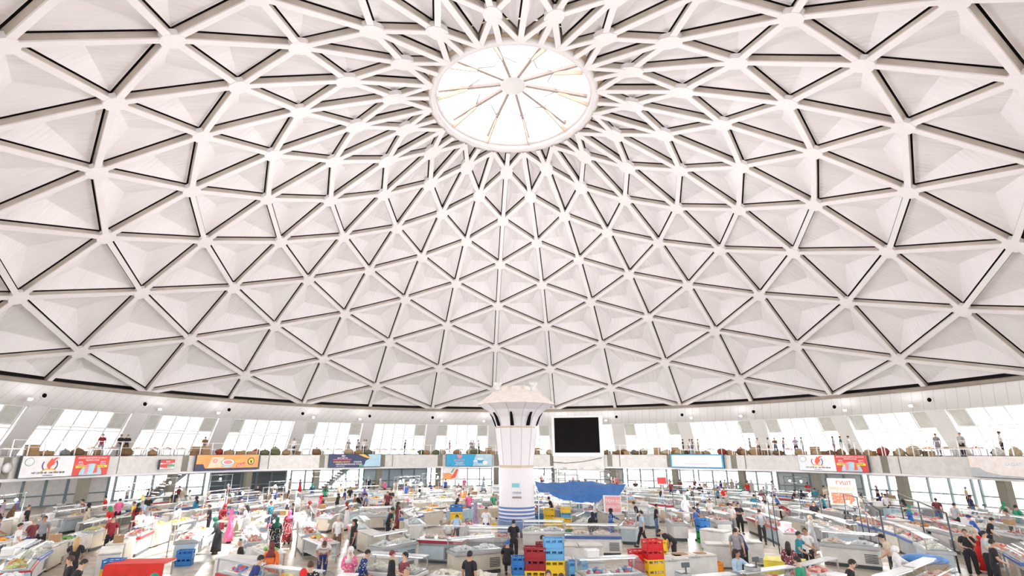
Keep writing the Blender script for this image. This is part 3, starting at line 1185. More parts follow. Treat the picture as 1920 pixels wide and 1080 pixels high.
def rotx(p, piv, ang):
    x, y, z = p
    y -= piv[1]
    z -= piv[2]
    return (x, piv[1] + y * cos(ang) - z * sin(ang), piv[2] + y * sin(ang) + z * cos(ang))


def pose_nodes(pose):
    """joints of a 1.70 m figure facing -y"""
    n = {'pel': ((0, 0, .93), (.155, .11)), 'bel': ((0, 0, 1.08), (.14, .105)), 'che': ((0, 0, 1.27), (.165, .115)), 'nb': ((0, .01, 1.41), (.10, .085)),
         'ne': ((0, .005, 1.48), (.055, .055)), 'h0': ((0, -.012, 1.54), (.068, .078)), 'h1': ((0, -.005, 1.62), (.078, .095)), 'h2': ((0, .005, 1.68), (.055, .065))}
    for s, L in ((1, 'l'), (-1, 'r')):
        n['hip' + L] = ((s * .10, 0, .84), (.095, .10))
        n['kne' + L] = ((s * .11, -.01, .48), (.06, .065))
        n['ank' + L] = ((s * .11, .03, .09), (.04, .045))
        n['toe' + L] = ((s * .125, -.12, .04), (.042, .03))
        n['sho' + L] = ((s * .185, .005, 1.37), (.062, .062))
        n['elb' + L] = ((s * .235, .03, 1.10), (.044, .044))
        n['wri' + L] = ((s * .245, -.04, .86), (.028, .03))
        n['pal' + L] = ((s * .247, -.06, .79), (.022, .036))

    def mv(k, p):
        n[k] = (p, n[k][1])
    if pose == 'walk':
        mv('knel', (.10, -.17, .50)); mv('ankl', (.10, -.24, .10)); mv('toel', (.11, -.40, .06))
        mv('kner', (-.10, .06, .49)); mv('ankr', (-.10, .33, .16)); mv('toer', (-.11, .22, .04))
        mv('elbl', (.23, .12, 1.12)); mv('wril', (.23, .10, .87)); mv('pall', (.23, .08, .80))
        mv('elbr', (-.23, -.08, 1.12)); mv('wrir', (-.21, -.26, .95)); mv('palr', (-.205, -.32, .91))
    if pose in ('work', 'lean', 'bend'):
        for s, L in ((1, 'l'), (-1, 'r')):
            mv('elb' + L, (s * .24, -.05, 1.11)); mv('wri' + L, (s * .15, -.28, 1.02)); mv('pal' + L, (s * .13, -.35, 1.0))
    if pose == 'reach':
        mv('elbl', (.26, -.22, 1.25)); mv('wril', (.24, -.46, 1.18)); mv('pall', (.235, -.54, 1.17))
        mv('elbr', (-.25, -.08, 1.11)); mv('wrir', (-.16, -.27, 1.03)); mv('palr', (-.14, -.34, 1.02))
    if pose == 'fold':
        for s, L in ((1, 'l'), (-1, 'r')):
            mv('elb' + L, (s * .25, -.06, 1.12)); mv('wri' + L, (-s * .03, -.19, 1.14 + .03 * s)); mv('pal' + L, (-s * .10, -.20, 1.16 + .03 * s))
    if pose == 'face':
        mv('elbl', (.22, -.14, 1.14)); mv('wril', (.07, -.18, 1.38)); mv('pall', (.04, -.17, 1.46))
        mv('elbr', (-.24, -.05, 1.11)); mv('wrir', (-.08, -.2, 1.06)); mv('palr', (0, -.22, 1.06))
    if pose == 'sit':
        for k in list(n):
            p, r = n[k]
            if k[:3] in ('kne', 'ank', 'toe'):
                continue
            n[k] = ((p[0], p[1] + .12, p[2] - .40), r)
        for s, L in ((1, 'l'), (-1, 'r')):
            mv('hip' + L, (s * .11, .05, .50)); mv('kne' + L, (s * .15, -.34, .50)); mv('ank' + L, (s * .14, -.34, .10)); mv('toe' + L, (s * .15, -.49, .04))
            mv('elb' + L, (s * .24, .03, .74)); mv('wri' + L, (s * .13, -.17, .62)); mv('pal' + L, (s * .11, -.24, .60))
    ang = {'lean': 0.35, 'bend': 1.0, 'work': 0.12, 'sit': .15, 'reach': .12}.get(pose, 0)
    if ang:
        piv = n['pel'][0]
        for k in list(n):
            if k[:3] in ('bel', 'che', 'nb', 'ne', 'h0', 'h1', 'h2', 'sho', 'elb', 'wri', 'pal'):
                p = rotx(n[k][0], piv, ang)
                if pose == 'bend' and k[:3] in ('elb', 'wri', 'pal'):
                    dz = {'elb': .0, 'wri': -.02, 'pal': -.04}[k[:3]]
                    p = (p[0], p[1], p[2] + dz)
                n[k] = (p, n[k][1])
    return n


TORSO = [('pel', 'bel'), ('bel', 'che'), ('che', 'nb')]
HEADE = [('nb', 'ne'), ('ne', 'h0'), ('h0', 'h1'), ('h1', 'h2')]


def arm_e(L): return [('nb', 'sho' + L), ('sho' + L, 'elb' + L), ('elb' + L, 'wri' + L), ('wri' + L, 'pal' + L)]


def leg_e(L): return [('pel', 'hip' + L), ('hip' + L, 'kne' + L), ('kne' + L, 'ank' + L), ('ank' + L, 'toe' + L)]


def hand(b, wri, pal, s):
    """five bent fingers of unequal length"""
    w_, p = Vector(wri), Vector(pal)
    d = (p - w_).normalized()
    side = Vector((1, 0, 0)) - d * d.x
    if side.length < .2:
        side = Vector((0, 1, 0)) - d * d.y
    side.normalize()
    dn = d.cross(side) * s
    tip = p + d * .035
    for i, L in enumerate((.062, .075, .07, .055)):
        o = tip + side * ((i - 1.5) * .019)
        b.tube([o - d * .02, o + d * L * .5, o + d * L * .85 + dn * .022, o + d * L * .95 + dn * .045], [.0095, .009, .008, .006], 5)
    o = p + side * .034 - d * .02
    b.tube([o - side * .01, o + side * .028 + d * .02, o + side * .034 + d * .05 + dn * .01], [.011, .010, .008], 5)


def headframe(n):
    a, b = Vector(n['h0'][0]), Vector(n['h2'][0])
    up = (b - a).normalized()
    rt = Vector((1, 0, 0))
    fw = up.cross(rt) * -1
    if fw.y > 0:
        fw = -fw
    return (a + b) / 2, up, fw, rt


FIG = {}
SKINSUB = {'che': 1}


def figure(pose, dress, head, seated=False):
    key = (pose, dress, head)
    if key in FIG:
        return FIG[key]
    n = pose_nodes(pose)
    body = skin(n, TORSO + HEADE + arm_e('l') + arm_e('r') + leg_e('l') + leg_e('r'))
    for s, L in ((1, 'l'), (-1, 'r')):
        hand(body, n['wri' + L][0], n['pal' + L][0], s)
    c, up, fw, rt = headframe(n)
    body.tube([c + fw * .085 + up * .01, c + fw * .112 - up * .022, c + fw * .09 - up * .03], [.008, .015, .006], 5)
    for s in (-1, 1):
        q = c + rt * (s * .075) - up * .01
        body.tube([q + up * .025, q + rt * (s * .012), q - up * .025], [.008, .014, .006], 5)
        b0 = len(body.f)
        body.blob(c + rt * (s * .03) + fw * .088 + up * .012, (.011, .008, .007), 1, 6, 4, 0)
    body.tube([c + fw * .086 - up * .055 - rt * .022, c + fw * .094 - up * .055, c + fw * .086 - up * .055 + rt * .022], .005, 4, 2)
    # clothing
    tn_ = {}
    for k in ('pel', 'bel', 'che', 'nb', 'shol', 'shor', 'elbl', 'elbr', 'wril', 'wrir'):
        p, r = n[k]
        gr = {'pel': .022, 'bel': .028, 'che': .022, 'nb': .012, 'sho': .022, 'elb': .022, 'wri': .016}[k[:3] if k[:3] in ('pel', 'bel', 'che', 'sho', 'elb', 'wri') else 'nb']
        tn_[k] = (p, (r[0] + gr, r[1] + gr))
    pb = Vector(n['bel'][0])
    pp = Vector(n['pel'][0])
    dn_ = (pp - pb).normalized()
    lowp = pp + dn_ * .03
    tn_['pel'] = (tuple(lowp if pose != 'sit' else pp), (.165, .13))
    ed = list(TORSO)
    tn_['hem'] = (tuple(pp + dn_ * (.15 if pose != 'sit' else .06)), (.17, .135))
    ed = [('hem', 'pel')] + ed
    longs = head in ('scarf',) or dress in ('dress',)
    for L in 'lr':
        e_, s_, w_ = Vector(n['elb' + L][0]), Vector(n['sho' + L][0]), Vector(n['wri' + L][0])
        if longs:
            tn_['cuf' + L] = (tuple(e_.lerp(w_, .9)), (.042, .042))
            ed += [('nb', 'sho' + L), ('sho' + L, 'elb' + L), ('elb' + L, 'cuf' + L)]
        else:
            tn_['cuf' + L] = (tuple(s_.lerp(e_, .75)), (.066, .066))
            tn_['mid' + L] = (tuple(s_.lerp(e_, .4)), (.07, .07))
            ed += [('nb', 'sho' + L), ('sho' + L, 'mid' + L), ('mid' + L, 'cuf' + L)]
    tn_ = {'hem': tn_.pop('hem'), **tn_}
    use = {a for e__ in ed for a in e__}
    shirt = skin({k: v for k, v in tn_.items() if k in use}, ed)
    if dress == 'dress' and pose != 'sit':
        low = MB()
        prof = [(.30, .12), (.27, .4), (.23, .7), (.19, .93), (.15, 1.05)]
        low.lathe(prof, 14, sx=1, sy=.8)
    else:
        ln = {}
        for k in ('pel', 'hipl', 'hipr', 'knel', 'kner', 'ankl', 'ankr'):
            p, r = n[k]
            ln[k] = (p, (r[0] + .02, r[1] + .02))
        for L in 'lr':
            a_, k_ = Vector(n['ank' + L][0]), Vector(n['kne' + L][0])
            ln['ank' + L] = (tuple(a_), (.058, .062))
        ln['wst'] = (tuple(pp - dn_ * .12), (.158, .122))
        low = skin(ln, [('wst', 'pel'), ('pel', 'hipl'), ('pel', 'hipr'), ('hipl', 'knel'), ('hipr', 'kner'), ('knel', 'ankl'), ('kner', 'ankr')])
    hair = MB()
    M3 = Matrix((rt, -fw, up)).transposed()
    if head == 'scarf':
        tmp = MB().blob((0, 0, 0), (.105, .125, .13), 0, 10, 7, .02)
        vs = [M3 @ (Vector(v) + Vector((0, .03, .02))) + c for v in tmp.v]
        hair.add(vs, tmp.f, 0, True)
        nb = Vector(n['nb'][0])
        tmp = MB().lathe([(.20, -.16), (.17, -.03), (.10, .08), (.08, .14)], 10, sy=.75)
        hair.add([Vector(v) + nb for v in tmp.v], tmp.f, 0, True)
    else:
        tmp = MB()
        m_, n_ = 7, 12
        vs, fs = [], []
        for i in range(m_ + 1):
            t = pi * (0.62 if head != 'bald' else .28) * i / m_
            for k in range(n_):
                a = 2 * pi * k / n_
                fr = max(0, -sin(a))
                tt = t * (1 - .42 * fr)
                vs.append((.088 * sin(tt) * cos(a), .108 * sin(tt) * sin(a) + .008, .108 * cos(tt) + .005))
        for i in range(m_):
            for k in range(n_):
                j = (k + 1) % n_
                fs.append((i * n_ + k, (i + 1) * n_ + k, (i + 1) * n_ + j, i * n_ + j))
        hair.add([M3 @ Vector(v) + c for v in vs], fs, 0, True)
        if head == 'long':
            hair.tube([c + up * .08 - fw * .03, c - fw * .10 + up * .02, c - fw * .12 - up * .12, c - fw * .13 - up * .34], [.07, .09, .10, .05], 8)
        if head == 'cap':
            hair.add([M3 @ Vector(v) + c for v in [(-.06, -.09, .05), (.06, -.09, .05), (.05, -.19, .035), (-.05, -.19, .035), (-.06, -.09, .062), (.06, -.09, .062), (.05, -.19, .047), (-.05, -.19, .047)]],
                     [(3, 2, 1, 0), (4, 5, 6, 7), (0, 1, 5, 4), (1, 2, 6, 5), (2, 3, 7, 6), (3, 0, 4, 7)])
    shoes = MB()
    for L in 'lr':
        a_, t_ = Vector(n['ank' + L][0]), Vector(n['toe' + L][0])
        a2 = Vector((a_.x, a_.y + .02, max(.045, a_.z - .045)))
        shoes.tube([a2 + Vector((0, .03, 0)), a2, (a2 + t_) / 2, t_, t_ + (t_ - a2).normalized() * .05], [.03, .05, .052, .048, .025], 7)
    parts = {'body': body.mesh('person_body'), 'shirt': shirt.mesh('shirt'), 'lower': low.mesh('lower'), 'hair': hair.mesh('hair'), 'shoes': shoes.mesh('shoes')}
    one = MB()
    for b_, mi in ((body, 0), (shirt, 3), (low, 4), (hair, 5), (shoes, 6)):
        k0 = len(one.v)
        one.v += b_.v
        one.f += [[k0 + i for i in f_] for f_ in b_.f]
        one.mi += [m_ if mi == 0 else mi for m_ in b_.mi]
        one.sm += b_.sm
    parts['one'] = one.mesh('person')
    FIG[key] = parts
    return parts


COL = {'black': (.018, .018, .022), 'white': (.72, .72, .73), 'grey': (.28, .28, .30), 'light grey': (.45, .46, .48), 'red': (.62, .02, .02), 'dark red': (.25, .02, .03),
       'navy': (.02, .04, .16), 'blue': (.04, .12, .42), 'light blue': (.38, .52, .66), 'teal': (.02, .20, .28), 'green': (.03, .28, .16), 'dark green': (.01, .12, .08), 'yellow': (.75, .55, .04),
       'beige': (.55, .47, .36), 'brown': (.20, .11, .06), 'pink': (.75, .14, .30), 'orange': (.80, .18, .04), 'mauve': (.38, .30, .46), 'olive': (.20, .20, .10), 'denim': (.10, .17, .30), 'maroon': (.18, .04, .05), 'violet': (.18, .14, .38)}


def cloth(c, pat=None):
    return mat('cloth_' + c.replace(' ', '_') + ('_print' if pat else ''), COL[c], 0.85, var=0.18, scale=6, kind='spots' if pat else None)


SKINM = [mat('skin_a', (.50, .29, .20), .55, scale=8), mat('skin_b', (.58, .36, .26), .55, scale=8), mat('skin_c', (.40, .22, .14), .55, scale=8)]
EYE, LIPM = mat('eye_dark', (.02, .015, .01), .3), mat('lips', (.45, .14, .12), .5)
HAIRC = {'black hair': (.012, .009, .008), 'brown hair': (.07, .035, .02), 'blond hair': (.50, .33, .15), 'grey hair': (.25, .24, .23)}
BODIES = []


def person(P, rz, pose='stand', top='black', bottom='black', head='short', hc='black', dress='pants', pat=None, scale=1.0, near=None, label=None, where=None):
    P = Vector(P)
    par = figure(pose, dress, head)
    near = (P - CAM).length < 38 if near is None else near
    sk = random.choice(SKINM)
    if head in ('short', 'long', 'bald'):
        hm = mat('hair_' + hc, HAIRC.get(hc + ' hair', (.012, .009, .008)), .6)
    else:
        hm = cloth(hc)
    shoe = mat('shoe_dark', (.03, .025, .02), .5)
    tm, bm_ = cloth(top, pat), cloth(bottom if dress != 'dress' else top, pat if dress == 'dress' else None)
    if near:
        o = link('person', par['body'], [sk, EYE, LIPM], None)
        link('shirt' if dress != 'dress' else 'blouse', par['shirt'], tm, o)
        link('trousers' if dress != 'dress' else 'long_skirt', par['lower'], bm_, o)
        link({'scarf': 'headscarf', 'cap': 'cap'}.get(head, 'hair'), par['hair'], hm, o)
        link('shoes', par['shoes'], shoe, o)
    else:
        o = link('person', par['one'], [sk, EYE, LIPM, tm, bm_, hm, shoe], None)
    o.location = P
    o.rotation_euler = (0, 0, rz)
    o.scale = (scale,) * 3
    o['category'] = 'person'
    hd = {'scarf': '%s headscarf' % hc, 'cap': '%s cap' % hc, 'bald': 'thin hair', 'long': 'long hair'}.get(head)
    ds = 'person in %s %s' % (('printed ' if pat else '') + top, 'dress' if dress == 'dress' else 'top')
    if hd:
        ds += ', ' + hd
    elif pose in ('bend', 'walk', 'sit', 'fold', 'reach'):
        ds += ', ' + {'bend': 'bending', 'walk': 'walking', 'sit': 'sitting', 'fold': 'arms folded', 'reach': 'reaching'}[pose]
    elif bottom != 'black' and dress != 'dress':
        ds += ', %s trousers' % bottom
    if label:
        o['label'] = label
    else:
        reg(o, ds, where)
    BODIES.append(P.copy())
    return o


# ------------------------------------------------------------------ ring plan of the market
RINGS = [3.9 + 2.52 * i for i in range(11)]


def snap(P, gap=0.80):
    r = hypot(P.x, P.y)
    for R in RINGS:
        if abs(r - R) < gap:
            r2 = R + gap if r > R else R - gap
            return Vector((P.x * r2 / r, P.y * r2 / r, P.z))
    return Vector(P)


def away(P, d):
    """rotation for a figure at P looking: 'in','out','l','r','cam','back' """
    rz_in = -atan2(P.x, P.y)
    if d == 'in': return rz_in
    if d == 'out': return rz_in + pi
    tc_ = atan2(CAM.x - P.x, -(CAM.y - P.y))
    return {'cam': tc_, 'back': tc_ + pi, 'l': tc_ - pi / 2, 'r': tc_ + pi / 2}[d]


def at_head(px, py, H=1.7, sn=True):
    P = hit(px, py, H)
    P.z = 0
    return snap(P) if sn else P


# x, y(head top), pose, top, bottom, head, headcolour, dress, facing, pattern
PPL = [
 (7, 969, 'work', 'violet', 'black', 'short', 'black', 'pants', 'r', 0), (40, 981, 'walk', 'white', 'beige', 'short', 'black', 'pants', 'r', 0),
 (73, 968, 'stand', 'grey', 'black', 'short', 'black', 'pants', 'cam', 0), (26, 938, 'lean', 'brown', 'black', 'scarf', 'violet', 'dress', 'r', 0), (9, 938, 'stand', 'mauve', 'black', 'long', 'brown', 'pants', 'r', 0),
 (161, 941, 'stand', 'beige', 'black', 'scarf', 'black', 'dress', 'r', 0), (177, 936, 'work', 'dark red', 'black', 'short', 'black', 'pants', 'l', 0), (199, 930, 'reach', 'red', 'black', 'short', 'black', 'pants', 'l', 0),
 (232, 940, 'work', 'yellow', 'green', 'short', 'brown', 'pants', 'l', 0), (266, 929, 'stand', 'black', 'black', 'short', 'black', 'pants', 'cam', 0), (287, 926, 'stand', 'dark green', 'black', 'scarf', 'yellow', 'dress', 'back', 1),
 (262, 950, 'lean', 'grey', 'olive', 'short', 'grey', 'pants', 'back', 0), (220, 968, 'stand', 'dark red', 'black', 'short', 'black', 'pants', 'cam', 0), (146, 1008, 'reach', 'black', 'black', 'long', 'blond', 'pants', 'back', 0),
 (120, 1053, 'lean', 'black', 'black', 'short', 'black', 'pants', 'r', 0), (138, 1048, 'work', 'black', 'black', 'short', 'brown', 'pants', 'l', 0), (335, 921, 'stand', 'black', 'black', 'short', 'black', 'pants', 'cam', 0),
 (363, 919, 'walk', 'white', 'black', 'short', 'black', 'pants', 'l', 0), (378, 919, 'stand', 'dark red', 'black', 'scarf', 'beige', 'dress', 'r', 1), (412, 946, 'work', 'black', 'black', 'short', 'black', 'pants', 'l', 0),
 (448, 916, 'lean', 'navy', 'black', 'short', 'black', 'pants', 'l', 0), (484, 910, 'fold', 'black', 'black', 'short', 'brown', 'pants', 'cam', 0), (505, 917, 'work', 'brown', 'black', 'scarf', 'brown', 'dress', 'l', 0),
 (520, 906, 'stand', 'white', 'black', 'short', 'black', 'pants', 'back', 0), (543, 914, 'stand', 'black', 'black', 'short', 'black', 'pants', 'l', 0), (535, 944, 'fold', 'black', 'denim', 'short', 'black', 'pants', 'l', 0),
 (553, 935, 'stand', 'black', 'white', 'scarf', 'white', 'dress', 'r', 0), (569, 937, 'walk', 'grey', 'black', 'scarf', 'dark red', 'dress', 'r', 0), (552, 954, 'stand', 'dark red', 'black', 'scarf', 'pink', 'dress', 'back', 1),
 (486, 962, 'stand', 'light grey', 'white', 'scarf', 'black', 'dress', 'l', 0), (521, 967, 'stand', 'black', 'black', 'scarf', 'dark green', 'dress', 'back', 1), (607, 936, 'walk', 'brown', 'white', 'long', 'brown', 'pants', 'back', 0),
 (450, 1012, 'sit', 'black', 'black', 'bald', 'black', 'pants', 'l', 0), (464, 1020, 'stand', 'orange', 'denim', 'scarf', 'maroon', 'dress', 'back', 0), (499, 1038, 'lean', 'navy', 'black', 'short', 'black', 'pants', 'r', 0),
 (589, 1016, 'bend', 'white', 'navy', 'short', 'brown', 'pants', 'cam', 0), (570, 1062, 'stand', 'black', 'black', 'scarf', 'red', 'dress', 'back', 0), (613, 1044, 'stand', 'black', 'black', 'short', 'brown', 'pants', 'back', 1),
 (630, 968, 'stand', 'white', 'brown', 'cap', 'beige', 'pants', 'back', 0), (665, 1020, 'face', 'pink', 'white', 'scarf', 'white', 'dress', 'cam', 1), (737, 1027, 'stand', 'black', 'black', 'cap', 'maroon', 'dress', 'r', 0),
 (786, 1051, 'stand', 'navy', 'black', 'bald', 'grey', 'pants', 'l', 0), (751, 951, 'lean', 'denim', 'light grey', 'short', 'black', 'pants', 'r', 0), (762, 950, 'lean', 'black', 'black', 'short', 'black', 'pants', 'r', 0),
 (664, 974, 'stand', 'black', 'black', 'long', 'black', 'pants', 'l', 0), (678, 1014, 'lean', 'navy', 'black', 'short', 'black', 'dress', 'r', 1), (877, 968, 'bend', 'light blue', 'black', 'short', 'black', 'pants', 'back', 0),
 (842, 974, 'sit', 'white', 'black', 'bald', 'grey', 'pants', 'cam', 0), (881, 938, 'stand', 'mauve', 'black', 'scarf', 'mauve', 'dress', 'r', 0), (909, 952, 'stand', 'white', 'navy', 'short', 'black', 'pants', 'cam', 0),
 (952, 1013, 'sit', 'black', 'black', 'cap', 'blue', 'pants', 'back', 0), (963, 975, 'stand', 'black', 'black', 'short', 'black', 'pants', 'back', 0), (1044, 1008, 'bend', 'light blue', 'black', 'short', 'black', 'pants', 'l', 0),
 (1187, 957, 'walk', 'light blue', 'black', 'short', 'black', 'pants', 'l', 0), (1195, 941, 'lean', 'black', 'black', 'short', 'black', 'pants', 'l', 0), (1271, 950, 'work', 'blue', 'black', 'short', 'black', 'pants', 'l', 0),
 (1112, 958, 'stand', 'black', 'black', 'scarf', 'black', 'dress', 'back', 1), (1035, 933, 'lean', 'black', 'black', 'short', 'black', 'pants', 'l', 0), (1114, 931, 'bend', 'dark red', 'black', 'short', 'black', 'pants', 'cam', 0),
 (1068, 901, 'work', 'black', 'black', 'short', 'black', 'pants', 'cam', 0), (1087, 900, 'stand', 'black', 'black', 'short', 'black', 'pants', 'l', 0), (1099, 904, 'stand', 'maroon', 'black', 'short', 'black', 'pants', 'r', 0),
 (1026, 1066, 'stand', 'brown', 'black', 'short', 'brown', 'pants', 'cam', 0), (1052, 1069, 'stand', 'navy', 'black', 'short', 'brown', 'pants', 'back', 0), (1289, 1010, 'bend', 'black', 'black', 'short', 'black', 'pants', 'l', 0),
 (1404, 987, 'lean', 'navy', 'black', 'cap', 'beige', 'pants', 'l', 0), (1420, 999, 'stand', 'grey', 'black', 'short', 'black', 'pants', 'back', 0), (1451, 996, 'reach', 'teal', 'black', 'short', 'black', 'pants', 'r', 0),
 (1459, 985, 'stand', 'white', 'black', 'short', 'black', 'pants', 'cam', 0), (1515, 1017, 'work', 'maroon', 'black', 'long', 'black', 'dress', 'back', 1), (1394, 943, 'fold', 'black', 'black', 'short', 'black', 'pants', 'cam', 0),
 (1404, 943, 'stand', 'white', 'black', 'short', 'brown', 'pants', 'cam', 1), (1441, 928, 'lean', 'blue', 'black', 'short', 'black', 'pants', 'l', 0), (1430, 955, 'stand', 'grey', 'black', 'short', 'black', 'pants', 'back', 0),
 (1458, 938, 'stand', 'white', 'black', 'short', 'black', 'pants', 'back', 0), (1477, 946, 'bend', 'dark red', 'black', 'short', 'black', 'pants', 'l', 0), (1283, 919, 'stand', 'green', 'black', 'short', 'black', 'pants', 'l', 0),
 (1288, 920, 'stand', 'black', 'black', 'long', 'black', 'dress', 'r', 0), (1354, 914, 'work', 'red', 'black', 'short', 'black', 'pants', 'cam', 0), (1333, 914, 'work', 'teal', 'black', 'short', 'black', 'pants', 'r', 0),
 (1484, 918, 'lean', 'black', 'black', 'short', 'black', 'pants', 'r', 0), (1498, 919, 'stand', 'black', 'blue', 'long', 'black', 'pants', 'back', 0), (1525, 928, 'work', 'teal', 'black', 'short', 'black', 'pants', 'l', 0),
 (1550, 940, 'stand', 'black', 'black', 'short', 'black', 'pants', 'cam', 0), (1612, 1053, 'lean', 'black', 'black', 'short', 'black', 'pants', 'r', 0), (1645, 926, 'stand', 'white', 'black', 'short', 'black', 'pants', 'back', 0),
 (1646, 918, 'work', 'black', 'black', 'short', 'black', 'pants', 'l', 0), (1653, 924, 'stand', 'navy', 'black', 'short', 'black', 'pants', 'cam', 0), (1662, 918, 'stand', 'grey', 'black', 'short', 'black', 'pants', 'l', 0),
 (1682, 911, 'reach', 'dark red', 'black', 'short', 'brown', 'pants', 'r', 0), (1704, 917, 'stand', 'black', 'black', 'short', 'brown', 'pants', 'l', 0), (1717, 935, 'lean', 'black', 'black', 'scarf', 'black', 'dress', 'l', 0),
 (1745, 934, 'stand', 'maroon', 'denim', 'short', 'black', 'pants', 'back', 0), (1766, 902, 'walk', 'white', 'denim', 'short', 'brown', 'pants', 'r', 0), (1809, 913, 'stand', 'beige', 'black', 'cap', 'blue', 'pants', 'l', 0),
 (1818, 928, 'walk', 'navy', 'denim', 'short', 'black', 'pants', 'r', 0), (1812, 966, 'lean', 'blue', 'black', 'cap', 'navy', 'pants', 'l', 0), (1842, 970, 'lean', 'black', 'black', 'short', 'black', 'pants', 'r', 0),
 (1899, 956, 'work', 'grey', 'black', 'short', 'black', 'pants', 'l', 0), (1803, 992, 'face', 'black', 'black', 'short', 'brown', 'pants', 'cam', 0), (1838, 995, 'reach', 'light grey', 'black', 'short', 'black', 'pants', 'r', 0),
 (1853, 1011, 'work', 'black', 'black', 'short', 'black', 'pants', 'r', 0), (1666, 1003, 'lean', 'beige', 'black', 'cap', 'black', 'pants', 'l', 0), (1573, 955, 'work', 'brown', 'black', 'scarf', 'black', 'dress', 'l', 0),
 (1330, 935, 'stand', 'white', 'black', 'short', 'black', 'pants', 'cam', 0), (865, 915, 'stand', 'orange', 'black', 'short', 'black', 'pants', 'back', 0), (848, 926, 'lean', 'black', 'black', 'short', 'brown', 'pants', 'r', 0),
 (793, 912, 'work', 'black', 'black', 'short', 'black', 'pants', 'l', 0), (802, 912, 'stand', 'white', 'black', 'short', 'black', 'pants', 'r', 0), (814, 910, 'stand', 'white', 'black', 'short', 'black', 'pants', 'l', 0),
 (739, 918, 'stand', 'black', 'black', 'short', 'black', 'pants', 'cam', 0), (719, 921, 'stand', 'maroon', 'black', 'short', 'black', 'pants', 'cam', 0), (722, 926, 'work', 'light grey', 'green', 'short', 'black', 'pants', 'l', 0),
 (655, 926, 'stand', 'brown', 'black', 'short', 'brown', 'pants', 'l', 0), (664, 926, 'face', 'black', 'black', 'short', 'black', 'pants', 'cam', 0), (678, 925, 'stand', 'white', 'black', 'short', 'black', 'pants', 'r', 0),
 (687, 926, 'stand', 'denim', 'black', 'short', 'black', 'pants', 'l', 0), (647, 917, 'stand', 'navy', 'black', 'short', 'black', 'pants', 'l', 0), (684, 915, 'stand', 'violet', 'black', 'scarf', 'violet', 'dress', 'back', 0),
 (620, 912, 'stand', 'green', 'black', 'long', 'brown', 'pants', 'back', 0), (618, 928, 'stand', 'pink', 'white', 'scarf', 'red', 'dress', 'l', 0), (430, 928, 'work', 'brown', 'black', 'short', 'brown', 'pants', 'l', 0),
 (436, 953, 'stand', 'pink', 'white', 'scarf', 'pink', 'dress', 'r', 0), (414, 967, 'lean', 'black', 'black', 'scarf', 'dark green', 'dress', 'l', 0),
]
# ================================================================== STALLS
TRIMS = {'red': (.45, .03, .04), 'blue': (.06, .12, .35), 'grey': (.35, .36, .38), 'white': (.75, .75, .75), 'steel': (.45, .46, .48)}
SM = {}


def counter_meshes(w_):
    k = ('dc', w_)
    if k in SM:
        return SM[k]
    d = .95
    cab = MB().box((0, 0, .45), (w_ - .04, d * .8, .62), bev=.02)
    pl = MB().box((0, 0.02, .07), (w_ - .12, d * .7, .14))
    band = MB().box((0, -.02, .80), (w_, d, .12), bev=.02)
    deck = MB().box((0, .0, .875), (w_ - .08, d - .08, .03))
    # curved glass: quarter ellipse from front edge up to top
    gl = MB()
    n = 8
    vs = []
    for i in range(n + 1):
        t = pi / 2 * i / n
        y = .12 - (d / 2 + .08) * cos(t)
        z = .86 + .42 * sin(t)
        vs += [(-w_ / 2 + .03, y, z), (w_ / 2 - .03, y, z)]
    gl.add(vs, [(2 * i, 2 * i + 1, 2 * i + 3, 2 * i + 2) for i in range(n)], 0, True)
    sides = []
    for s in (-1, 1):
        m = MB()
        pts = [(s * (w_ / 2 - .03), vs[2 * i][1], vs[2 * i][2]) for i in range(n + 1)] + [(s * (w_ / 2 - .03), .42, 1.28), (s * (w_ / 2 - .03), .42, .86)]
        m.add(pts, [list(range(len(pts)))])
        sides.append(m)
    top = MB().box((0, .27, 1.29), (w_, .34, .035), bev=.01)
    posts = [MB().bar((s * (w_ / 2 - .05), .42, .86), (s * (w_ / 2 - .05), .42, 1.28), .04, .04) for s in (-1, 1)]
    lamp = MB().box((0, .16, 1.255), (w_ - .2, .04, .03))
    grille = MB()
    for i in range(6):
        grille.box((w_ / 2 - .35, -d * .4 - .005, .26 + i * .06), (.45, .02, .03))
    SM[k] = {a: b.mesh(a) for a, b in (('cabinet', cab), ('plinth', pl), ('trim_band', band), ('deck', deck), ('curved_glass', gl), ('side_glass', sides[0]), ('side_glass_b', sides[1]), ('top_shelf', top), ('post', posts[0]), ('post_b', posts[1]), ('strip_lamp', lamp), ('vent_grille', grille))}
    return SM[k]


CABM = {'white': mat('cabinet_white', (.68, .68, .67), .4), 'cream': mat('cabinet_cream', (.56, .52, .44), .5), 'grey': mat('cabinet_grey', (.32, .34, .35), .4), 'pale blue': mat('cabinet_pale_blue', (.44, .54, .60), .4)}
LIDM = mat('lid_offwhite', (.62, .60, .56), .5, var=.1)
LED = emit('strip_led', (1, .97, .93), 1.0)
NOPART = 36


